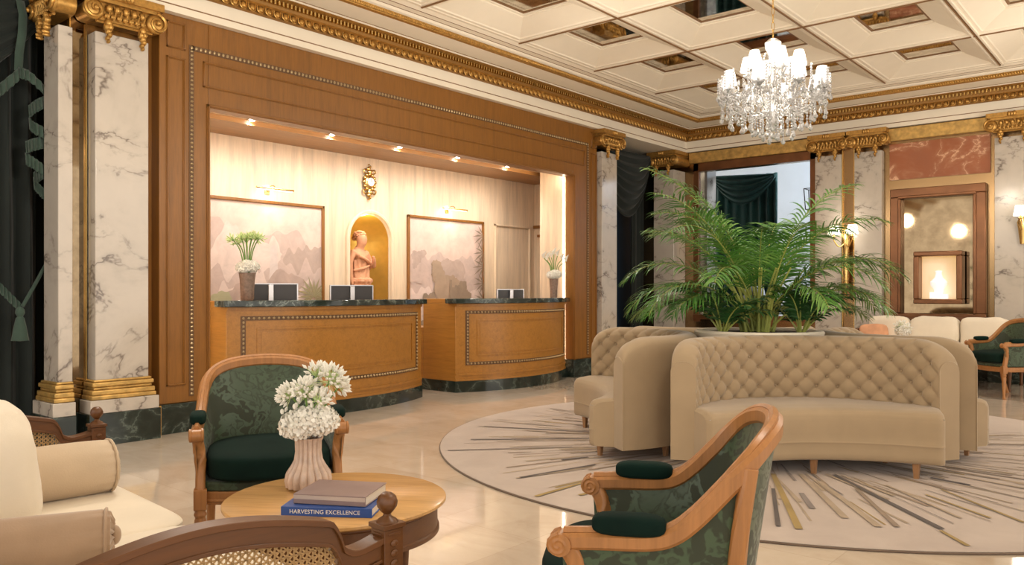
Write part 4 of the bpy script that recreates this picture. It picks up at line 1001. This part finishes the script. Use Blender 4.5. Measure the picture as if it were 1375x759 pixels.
    for i in range(int((L-.1)/.03)):
        x = -hx+.05+i*.03; u = (x+hx)/L; q.bar((x, hy, .42), (x, hy, zb_(u)-.02), .004, .004)
        q.bar((x, hy, .42), (min(x+.3, hx-.05), hy, .42+.3*min(1,(hx-.05-x)/.3)), .004, .003)
        q.bar((x, hy, .42), (max(x-.3, -hx+.05), hy, .42+.3*min(1,(x+hx-.05)/.3)), .004, .003)
    q.build('cane_back', 'cane', t)
    for i in range(ncush):
        w = (L-.10)/ncush; cx = -hx+.05+w*(i+.5); q = MB()
        pillow(q, (cx, -.022, .370), (w/2+.002, hy-.05, .052), .35, .22, 64, 28); sc_ = q.build('seat_cushion', 'cushion_white', t)
        q = MB(); k = [(cx+(w/2-.002)*sgn(math.cos(a), .22), -.022+(hy-.052)*sgn(math.sin(a), .22), .396) for a in [2*PI*j/80 for j in range(80)]]; q.tube(k, .0045, 5, closed=True); q.build('piping', 'cushion_white', sc_)
    return t
L = 2.16; D = .96; N0 = Vector((-1.57, 1.37, 0)); u_ = Vector((-.9963, .0857, 0)); f_ = Vector((.0857, .9963, 0))
cs = N0+u_*L/2-f_*D/2
ROT = PI-.0858
settee('carved cane settee with ivory seat cushions in the left foreground', tuple(cs), ROT, L, D, 'cane settees with ivory cushions')
SX = Matrix.Translation(cs) @ rz(ROT)
def onset(name, label, cat, lx, ly, lz, r, group=None):
    p = SX @ Vector((lx, ly, lz)); return thing(name, label, cat, tuple(p), ROT+r, group)
def bolster(t, r, l, mat, wr=.02, seed=0, button=True):     # axis along local y, centred, bottom at z=0
    q = MB(); n = 56; prof = [(0.0,-l/2+.012),(.03,-l/2+.002),(.55,-l/2),(.86,-l/2+.006),(.97,-l/2+.03),(1.0,-l/2+.07)]+[(1.0+.02*math.sin(PI*k/8), lerp(-l/2+.07,l/2-.07,k/8)) for k in range(1,8)]+[(1.0,l/2-.07),(.97,l/2-.03),(.86,l/2-.006),(.55,l/2),(.03,l/2-.002),(0,l/2-.012)]
    vs = []; k = len(prof)
    for i, (f, yy) in enumerate(prof):
        for j in range(n):
            a = 2*PI*j/n; g = 1+wr*noise.noise(Vector((math.cos(a)*2, yy*6, math.sin(a)*2+seed)))
            dz = 0
            if i in (2,3,4) or i in (k-3,k-4,k-5): g *= 1+.03*math.sin(16*a)
            gy = yy + (.006*math.sin(16*a) if i in (2,k-3) else 0)
            vs.append((r*f*g*math.cos(a), gy, r+r*f*g*math.sin(a)))
    q.add(vs, [(i*n+j, i*n+(j+1)%n, i*n+n+(j+1)%n, i*n+n+j) for i in range(k-1) for j in range(n)]); cv = q.build('cover', mat, t)
    for s in (-1,1): q = MB(); q.tube([(r*.985*math.cos(2*PI*j/48), s*(l/2-.018), r+r*.985*math.sin(2*PI*j/48)) for j in range(48)], .005, 5, closed=True); q.build('piping', mat, cv)
    if button:
        for s in (-1,1): q = MB(); q.ell((0, s*(l/2+.004), r), (.028,.018,.028), 18, 10); q.build('button', mat, cv)
t = onset('bolster_cushion', 'beige bolster lying against the far arm of the front settee', 'cushion', L/2-.48, -.18, .418, 0); bolster(t, .102, .42, 'cushion_beige', button=False)
t = onset('back_cushion', 'large ivory back cushion at the far end of the front settee', 'cushion', .42, .10, .628, 0)
q = MB(); pillow(q, (0,.04,0), (.34,.16,.215), .45, .4, 56, 30, .04, 2, X=rx(-.14)); q.build('cover', 'cushion_white', t)
q = MB(); q.tube([(.338*sgn(math.cos(a),.4), .04, .213*sgn(math.sin(a),.42)) for a in [2*PI*j/90 for j in range(90)]], .005, 5, closed=True, X=rx(-.14)); q.build('piping', 'cushion_white', t)
t = onset('bolster_cushion', 'brown velvet bolster with a covered button in the left foreground', 'cushion', -.207, .15, .418, -.354); bolster(t, .078, .50, 'cushion_brown', .07, 5)
# far settee with cushions
x0, y0 = -2.60, 11.66
settee('ivory cane settee against the far wall below the display case', (x0, y0, 0), 0, 1.86, .90, 'cane settees with ivory cushions', ncush=2)
for i, (dx, w, lb, mt) in enumerate(((-.60,.27,'left','cushion_white'),(-.03,.30,'middle','cushion_white'),(.56,.28,'right','cushion_white'))):
    t = thing('back_cushion', lb+' one of three ivory back cushions on the far settee', 'cushion', (x0+dx, y0+.26, .66), 0, 'back cushions on the far settee')
    q = MB(); pillow(q, (0,0,0), (w,.12,.205), .4, .35, 40, 20, .05, i, X=rx(-.18)); q.build('cover', mt, t)
t = thing('bolster_cushion', 'pale bolster at the right arm of the far settee', 'cushion', (x0+.78, y0-.1, .449), 0); bolster(t, .10, .5, 'cushion_beige', button=False)
t = thing('scatter_cushion', 'copper brown cushion at the left end of the far settee', 'cushion', (x0-.74, y0+.0, .60), .4)
q = MB(); pillow(q, (0,0,0), (.19,.07,.16), .5, .4, 32, 16, .05, 3, X=rx(-.25)); q.build('cover', 'terracotta', t)
# side table with flowers in front of the far settee
x, y = cw(4.72, 9.75)
t = thing('side_table', 'low wooden table with flowers in front of the far settee', 'side table', (x, y, 0), 0)
q = MB(); q.lathe([(0,.50),(.26,.50),(.27,.51),(.265,.525),(0,.525)], 40); q.build('tabletop', 'wood_table', t)
for i in range(3): q = MB(); a = i*2.1; q.tube([(.2*math.cos(a),.2*math.sin(a),0),(.18*math.cos(a),.18*math.sin(a),.5)], [.014,.02], 10); q.build('leg', 'wood_sofa', t)
t = thing('flower_vase', 'small glass vase of white and green flowers before the far settee', 'vase of flowers', (x, y, .525), 0)
q = MB(); q.lathe([(.05,0),(.06,.02),(.055,.10),(.065,.16),(.055,.16),(.05,.1)], 20); q.build('vase', 'white_paint', t)
q = MB(); rr = random.Random(3)
for i in range(7): a = i*.9; bud_cluster(q, (.06*math.cos(a), .06*math.sin(a), .22+.03*(i%3)), (math.cos(a)*.5, math.sin(a)*.5, 1), .07, 22, rr, .03)
hydrangea(q, (0,0,.2), .08, 120, .018, rr, m=0); q.build('flower_heads', ['petal', 'petal_green'], t)
# ------------------------------------------------------------------ ring of tufted banquettes
CL, CD = 1.97, 6.46
OV = 1.477; R2, R3 = .82, .972; TH = math.radians(74)
def pol(r, th): return (r*math.sin(th), -(OV-r*math.cos(th)))     # local: outward is -y
A_ = .14
def tuft(s, z):
    p = s/A_+z/A_; q_ = s/A_-z/A_
    f = abs(math.sin(PI*p)*math.sin(PI*q_))
    dp = abs(p-round(p)); dq = abs(q_-round(q_)); bt = math.exp(-((dp*dp+dq*dq)/.020))
    return .021*f**.6-.028*bt
def banquette(label, loc, rot, group):
    t = thing('curved_sofa', label, 'sofa', loc, rot, group)
    smax = TH*R2
    def hgt(th):
        s = (TH-abs(th))*.9; k = 1-min(1, s/.26); return .885-.14*(1-math.sqrt(max(0, 1-k*k)))
    q = MB(); NU, NV = 290, 84
    def fn(u, v):
        th = lerp(-TH, TH, u); H = hgt(th); edge = min(1, (TH-abs(th))*.85/.07); edge = math.sin(edge*PI/2)
        rt = .06; a = v; m_ = (R2+R3)/2; hw = (R3-R2)/2
        if a < .62:
            z = lerp(.40, H-rt, a/.62); k = min(1, (z-.42)/.03) if z < .45 else 1
            return (*pol(R2-tuft(R2*th, z-.455)*max(0,k)*edge-.004, th), z)
        if a < .86:
            b_ = (a-.62)/.24*PI; r = m_-hw*math.cos(b_); z = H-rt+rt*math.sin(b_)
            return (*pol(r-(tuft(R2*th, z-.455)*edge*max(0, math.cos(b_))**.5 if b_ < PI/2 else 0), th), z)
        z = lerp(H-rt, .11, (a-.86)/.14); return (*pol(R3, th), z)
    q.grid(fn, NU, NV)
    q.grid(lambda u, v: (*pol(R2+.01, lerp(-TH,TH,u)), lerp(.11,.42,v)), 60, 2)
    for s in (-1,1):
        H = hgt(TH); ang = s*TH; rt = .06; m_ = (R2+R3)/2; hw = (R3-R2)/2; prof_ = [(R2-.002,.11),(R2-.002,H-rt)]+[(m_-hw*math.cos(PI*k/10), H-rt+rt*math.sin(PI*k/10)) for k in range(1,10)]+[(R3,H-rt),(R3,.11)]
        P = [(*pol(r, ang+s*.006), z) for r, z in prof_]; q.add(P, [tuple(range(len(P)))[::s]])
        q.tube([(*pol(r, ang+s*.002), z) for r, z in prof_], .0045, 6)
    q.grid(lambda u, v: (*pol(lerp(R2,R3,v), lerp(-TH,TH,u)), .11), 50, 2)
    tb = q.build('tufted_backrest', 'sofa_beige', t, angle=60)
    bt0 = None
    for j in range(6):
        z = .455+.07*j
        for i in range(-14, 15):
            s = (i+(.5 if j % 2 else 0))*A_
            if abs(s) < smax-.05 and .47 < z < hgt(s/R2)-.07:
                p = pol(R2+.014, s/R2)
                if bt0 is None: q = MB(); q.ell((0,0,0), .011, 8, 5); bt0 = q.build('button', 'sofa_beige', tb, loc=(*p, z))
                else: o = bt0.copy(); COL.objects.link(o); o.location = (*p, z)
    q = MB(); FU = .735
    def seat(u, v):
        w = lerp(-1, 1, u); e = min(1, (1-abs(w))*FU/.05); e = math.sqrt(max(0, 1-(1-e)**2))
        F = Vector((FU*w, -(1.235+.205*w*w))); B_ = Vector(pol(R2+.02, w*TH*.985)); dr = (B_-F).normalized(); sh = .05*(1-e)
        sec = [(9,.11),(.012,.11),(0,.125),(0,.215),(-.004,.225),(0,.235),(-.002,.37),(.006,.405),(.024,.428),(.055,.440),(.15,.452),(.3,.452),(9,.445)]
        k = v*(len(sec)-1); a = min(int(k), len(sec)-2); f = k-a; L_ = (B_-F).length
        g = lambda d_: min(d_+sh, L_); r = lerp(g(sec[a][0]), g(sec[a+1][0]), f); z = lerp(sec[a][1], sec[a+1][1], f)
        if z > .4: z -= .02*(1-e)
        p = F+dr*r; return (p.x, p.y, z)
    q.grid(seat, 100, 37)
    for s in (-1,1):
        P = [seat((s+1)/2, k/36) for k in range(37)]; q.add(P, [tuple(range(37))[::s]])
    q.build('seat', 'sofa_beige', t, angle=70)
    for cx, cy in ((-.60,-1.33),(0,-1.19),(.60,-1.33),(-.62,-.86),(.62,-.86)):
        q = MB(); q.lathe([(.017,0),(.028,.115)], 4, (cx,cy,0)); q.build('leg', 'wood_leg', t, angle=20)
    return t
x, y = cw(CL, CD)
bq = banquette('curved buttoned banquette of the round seat, facing the camera', (x, y, 0), face(0, -1), 'beige buttoned banquettes in a ring')
dup(bq, (x, y, 0), face(-1, 0), 'curved buttoned banquette of the round seat, facing left towards the desks')
dup(bq, (x, y, 0), face(1, 0), 'curved buttoned banquette of the round seat, right end behind the front one')
dup(bq, (x, y, 0), face(0, 1), 'curved buttoned banquette at the rear of the round seat, mostly hidden')
t = thing('planter', 'round cream planter in the middle of the round seat', 'planter', (x, y, 0), 0)
q = MB(); q.lathe([(.46,0),(.46,.84),(.49,.86),(.50,.90),(.49,.915),(.44,.915),(.44,.86)], 48); q.v = [(x_, y_, z_-.02 if z_ > .8 else z_) for x_, y_, z_ in q.v]; q.build('tub', 'cream', t)
q = MB(); q.lathe([(.44,.86),(.44,.875),(0,.885)], 32); q.build('soil', 'soil', t)
# ------------------------------------------------------------------ palms
def frond(base, az, el, Lf, droop, rnd, mat, ll=.30, nl=32, w=.011, t0=.22, parent=None, name='frond'):
    P = []; p = Vector(base); e = el; n = 22; tw = rnd.uniform(-.3, .3)
    for i in range(n+1):
        P.append(p.copy()); d = Vector((math.cos(az)*math.cos(e), math.sin(az)*math.cos(e), math.sin(e)))
        p = p+d*(Lf/n); e -= droop*(.4+1.6*i/n)/n; az += tw/n
    q = MB(); q.tube(P, [lerp(.009,.002,i/n) for i in range(n+1)], 5, 1)
    for k in range(nl):
        tt = lerp(t0, .985, k/(nl-1)); i = min(int(tt*n), n-1); f = tt*n-i; b_ = P[i].lerp(P[i+1], f); d = (P[i+1]-P[i]).normalized()
        side = d.cross(Vector((0,0,1))); side = side.normalized() if side.length > .05 else Vector((1,0,0)); up = side.cross(d)
        Lk = ll*(math.sin(PI*min(.97, .18+.8*(tt-t0)/(1-t0)))**.6)*rnd.uniform(.85, 1.05)
        for s in (-1, 1):
            dr = (side*s*.78+d*.62+up*rnd.uniform(-.05,.5)).normalized(); pts = [b_]; c = b_.copy(); g = dr.copy()
            for m_ in range(5): c = c+g*(Lk/5); pts.append(c.copy()); g = (g+Vector((rnd.uniform(-.05,.05),rnd.uniform(-.05,.05),-.14-.16*rnd.random()))).normalized()
            vs = []
            for m_, pp in enumerate(pts):
                ww = w*(.5, 1, 1.05, .85, .55, .05)[m_]; dd = (pts[min(m_+1,5)]-pts[max(m_-1,0)]).normalized(); cc = dd.cross(up).normalized()
                vs += [pp-cc*ww, pp+up*ww*.35*-1, pp+cc*ww]
            fs = []
            for m_ in range(5):
                for z_ in (0,1): fs.append((m_*3+z_, m_*3+z_+1, m_*3+z_+4, m_*3+z_+3))
            q.add(vs, fs, 0)
    return q.build(name, [mat, 'stem'], parent, angle=60)
rnd = random.Random(21)
t = thing('areca_palm', 'large feathery green palm rising from the centre of the round seat', 'palm', (x, y, .88), YAW)
q = MB()
FR = [(172,81,1.66,1.0),(150,83,1.52,.9),(18,79,1.52,1.1),(205,77,1.5,1.2),  # azimuth (deg, 0 = camera right, 90 = away), elevation, length, droop
 (180,62,1.40,1.8),(192,46,1.20,1.7),(170,34,1.10,1.3),(204,55,1.25,2.0),(160,74,1.35,1.3),(212,38,1.0,1.5),
 (188,80,1.42,1.5),(115,80,1.38,1.1),(62,76,1.35,1.2),(262,82,1.15,1.4),(285,76,1.25,1.2),(140,70,1.35,1.3),(30,72,1.4,1.4),
 (0,60,1.40,1.8),(10,42,1.15,1.6),(350,66,1.35,1.9),(335,50,1.1,1.7),(5,30,.95,1.2),(45,62,1.25,1.5),
 (232,60,1.1,1.7),(292,58,1.0,1.9),(312,58,1.15,1.9),(182,24,.9,1.0),(325,76,1.45,1.5),(215,74,1.45,1.6)]
for az, el, Lf, dr in FR:
    a = math.radians(az+rnd.uniform(-6,6)); r = rnd.uniform(.02,.12); frond((r*math.cos(a), r*math.sin(a), rnd.uniform(0,.12)), a, math.radians(el), Lf*rnd.uniform(.92,1.02), dr, rnd, 'leaf', .31, 36, .0066, .30, t)
for i in range(16):
    a = rnd.uniform(0, 6.28); r = rnd.uniform(.02,.14); e = rnd.uniform(.08,.25)
    q.tube([(r*math.cos(a), r*math.sin(a), 0), (r*math.cos(a)*1.5, r*math.sin(a)*1.5, .25), ((r+e)*math.cos(a)*1.3, (r+e)*math.sin(a)*1.3, .5)], [.014,.010,.006], 7)
q.build('canes', 'stem', t)
for lat, dep, lb, mt, n in ((-.42,-.12,'small dark palm at the left of the round planter','leaf_dark',9),(.40,-.12,'small dark palm at the right of the round planter','leaf_dark',11)):
    xx, yy = cw(CL+lat*.75, CD+dep); t2 = thing('small_palm', lb, 'plant', (xx, yy, .88), YAW)
    for i in range(n):
        a = 2*PI*i/n+rnd.uniform(-.3,.3); frond((.02*math.cos(a), .02*math.sin(a), 0), a, math.radians(rnd.uniform(50,82)), rnd.uniform(.40,.58), 1.3, rnd, mt, .17, 16, .011, .2, t2)
# ------------------------------------------------------------------ rug
RL, RD, RR = 2.18, 6.42, 2.74
x, y = cw(RL, RD); C0 = Vector((*cw(CL, CD), 0))
rug = NT('mauve_beige_rug'); nz_ = rug.noise(rug.co(), 2.2, 4, .6, .6); M['rug'] = rug.set(rug.ramp(nz_, [(.3, (.42,.335,.28)), (.7, (.50,.41,.345))]), .95, bump=rug.noise(rug.co(), 220, 2), bstr=.25, bdist=.003, Sheen_Weight=.2)
for nm, c_ in (('rug_edge', (.15,.105,.075)), ('rug_dark', (.085,.065,.055)), ('rug_gold', (.32,.215,.06)), ('rug_brown', (.26,.185,.125)), ('rug_tan', (.37,.28,.19)), ('rug_grey', (.22,.18,.16))): M[nm] = cloth(nm.replace('rug_', 'rug_streak_'), c_, .95, .1, 220, .2, var=.15)
q = MB(); n = 160
q.add([(RR*math.cos(2*PI*i/n), RR*math.sin(2*PI*i/n), .012) for i in range(n)], [tuple(range(n))], 0)
q.tube([((RR+.003)*math.cos(2*PI*i/n), (RR+.003)*math.sin(2*PI*i/n), 0.006) for i in range(n)], .0055, 6, 1, closed=True)
org = Vector((x, y, 0)); lv = [0]
def streak(p0, p1, w0, w1, m):
    lv[0] += 1; z = .0122+.000012*lv[0]; p0 = Vector((p0[0], p0[1], 0))-org; p1 = Vector((p1[0], p1[1], 0))-org
    if p1.length > RR-.03: p1 = p1*((RR-.05)/p1.length)
    d = (p1-p0); s = Vector((-d.y, d.x, 0)).normalized()
    q.add([(p0-s*w0/2)+Vector((0,0,z)), (p1-s*w1/2)+Vector((0,0,z)), (p1+s*w1/2)+Vector((0,0,z)), (p0+s*w0/2)+Vector((0,0,z))], [(0,1,2,3)], m)
rr = random.Random(12)
for i in range(420):
    a = rr.uniform(0, 2*PI); d = Vector((math.cos(a), math.sin(a), 0)); off = Vector((-d.y, d.x, 0))*rr.uniform(-.15,.15)
    r0 = rr.uniform(.7, 1.9); r1 = r0+rr.uniform(.15, .75); r1 = min(r1, 2.35)
    if r1 <= r0: continue
    w = rr.choice((.008,.012,.02,.03)); streak(C0+d*r0+off, C0+d*r1+off, w*.5, w, rr.choice((4,3,4,5,5,6,5)) if w < .025 else rr.choice((4,5,5)))
def flo(px, py): dep = 1300.8/(py-392); return cw((px-687.5)/1084*dep, dep)
for a, b_, w, m in (((596,608),(768,603),.025,6),((698,645),(800,627),.03,2),((695,676),(805,645),.03,3),((778,669),(815,659),.03,3),((632,593),(799,591),.035,6),((754,621),(790,617),.03,2),
    ((1265,715),(1120,641),.035,2),((1073,715),(1038,640),.038,3),((1091,687),(1076,666),.035,6),((1330,700),(1243,668),.02,3),((1375,706),(1264,661),.02,3),((1303,655),(1250,645),.03,2),((1045,711),(1038,660),.025,2),
    ((1300,738),(1263,717),.025,3),((1135,700),(1075,640),.04,5),((1180,712),(1100,650),.04,5),((650,575),(800,583),.03,6),((1205,712),(1150,660),.03,4),((1290,700),(1190,655),.02,5)):
    streak(flo(*b_), flo(*a), w*.8, w, m)
rg = q.build('rug', ['rug', 'rug_edge', 'rug_dark', 'rug_gold', 'rug_brown', 'rug_tan', 'rug_grey'], angle=20); rg.location = org
tag(rg, 'large round mauve beige rug with radiating gold and brown streaks under the round seat', 'rug')
# ------------------------------------------------------------------ chandelier
x, y = cw(.3233*6.45, 6.45); Z0 = 2.42
t = thing('chandelier', 'crystal chandelier with small white shades hanging above the round seat', 'chandelier', (x, y, Z0), YAW)
q = MB(); q.lathe([(.0,.06),(.03,.08),(.05,.13),(.03,.20),(.02,.28),(.045,.34),(.02,.42),(.02,.55),(.05,.60),(.03,.66),(.06,.72),(.065,.77),(.03,.80),(0,.81)], 20); q.build('stem', 'crystal', t)
q = MB()
for k in range(14):
    z = .81+k*.06
    q.tube([(.011*math.cos(a)*(1 if k%2 else 0), .011*math.cos(a)*(0 if k%2 else 1), z+.032+.034*math.sin(a)) for a in [2*PI*j/12 for j in range(12)]], .003, 5, closed=True)
q.build('chain', 'brass', t)
AR = []
for k in range(8): AR.append((2*PI*k/8+.2, .375, .40))
for k in range(6): AR.append((2*PI*k/6+.5, .20, .555))
for a, r, z in AR:
    ca, sa = math.cos(a), math.sin(a); q = MB()
    q.tube(catmull([(.02*ca,.02*sa,.24),(r*.45*ca,r*.45*sa,z-.20),(r*.85*ca,r*.85*sa,z-.14),(r*ca,r*sa,z-.04)],5), .008, 6)
    q.lathe([(.01,z-.05),(.04,z-.03),(.042,z-.022),(.012,z-.018),(.011,z+.02)], 14, (r*ca,r*sa,0)); ar = q.build('arm', 'crystal', t)
    s = shade_mb(.060, .036, .115, z+.01); s.v = [(vx+r*ca, vy+r*sa, vz) for vx, vy, vz in s.v]; s.build('lamp_shade', 'shade', ar, solid=.002)
q = MB(); q.lathe([(0,-.036),(.012,-.028),(.016,-.016),(.008,.0),(.002,.014),(0,.016)], 6); drop0 = q.build('crystal_drop', 'crystal', t, angle=10)
drop0.location = (0, 0, .037)
rnd = random.Random(2); nd = 1
RG = [(.43,.30,.44,26),(.40,.20,.36,20),(.33,.14,.30,18),(.25,.09,.22,14),(.16,.06,.14,10),(.08,.02,.1,8)]
strands = MB()
for r, z0, z1, n in RG:
    for k in range(n):
        a = 2*PI*k/n+rnd.random()*.2; zb = rnd.uniform(z0-.03, z0+.06); rr_ = r*rnd.uniform(.93,1.03)
        if nd < 96:
            d = drop0.copy(); COL.objects.link(d); d.parent = t; d.location = (rr_*math.cos(a), rr_*math.sin(a), zb); d.scale = (1.2,1.2,1.25); nd += 1
        zz_ = zb+.03; top = z1+.06
        while zz_ < top: strands.ell((rr_*math.cos(a), rr_*math.sin(a), zz_), (.010,.010,.011), 6, 4); zz_ += .022
for k in range(8):   # garlands from crown to arms
    a = 2*PI*k/8+.2
    for rr0, z0, rr1, z1, sg in ((.05,.72,.375,.38,.16),(.04,.58,.20,.53,.08)):
        for j in range(22):
            u = j/21; rr_ = lerp(rr0, rr1, u); strands.ell((rr_*math.cos(a), rr_*math.sin(a), lerp(z0, z1, u)-sg*math.sin(PI*u)), (.009,.009,.009), 6, 4)
    for j in range(16):
        u = j/15; a2 = lerp(a, a+2*PI/8, u); strands.ell((.385*math.cos(a2), .385*math.sin(a2), .36-.09*math.sin(PI*u)), (.010,.010,.011), 6, 4)
for i in range(320):
    a = rnd.uniform(0, 6.28); r = .42*math.sqrt(rnd.random()); z = rnd.uniform(.12+.35*(r/.43)**2*.6, .40); L_ = rnd.uniform(.03,.06)
    strands.lathe([(0,-L_/2),(.008,-L_/4),(.009,L_/5),(0,L_/2)], 5, (r*math.cos(a), r*math.sin(a), z))
o = strands.build('crystal_strands', 'crystal', t, angle=10); o['kind'] = 'stuff'
for k in range(4):
    a = k*PI/2+.4; point('chandelier_light', (x+.28*math.cos(a), y+.28*math.sin(a), Z0+.62), 11, .07, (1,.89,.74))
point('chandelier_light', (x, y, Z0+.25), 6, .15, (1,.89,.74))
# ------------------------------------------------------------------ light of the room and added fill points
w = bpy.data.worlds.new('world'); sc.world = w; w.use_nodes = True
w.node_tree.nodes['Background'].inputs[0].default_value = (1,.92,.83,1); w.node_tree.nodes['Background'].inputs[1].default_value = 1.55
k = 0
for xx, yy, e in ((-5.2,5.4,90),(-5.2,7.9,90),(-5.2,3.4,70),(-3.9,6.4,60),(-3.9,9.4,70),(-1.2,9.4,70),(-2.5,11.0,70),(-2.5,3.3,70),(-.5,4.8,60),(.9,7.9,60),(-5.2,10.9,60),(-3.9,1.8,60)):
    spot('ceiling_spot', (xx, yy, 4.15), e*.85, 95, .9, (1,.91,.79), r=.08)

for xx, yy, zz_, e in ((-4.4,2.4,2.7,60),(-.6,2.6,2.8,50),(1.6,8.0,2.8,70),(-.6,10.0,2.8,45),(-4.6,6.4,2.7,26)): point('room_fill_light', (xx, yy, zz_), e*1.05, .13, (1,.91,.79))  # added fill points without any fixture, to brighten ceiling and room
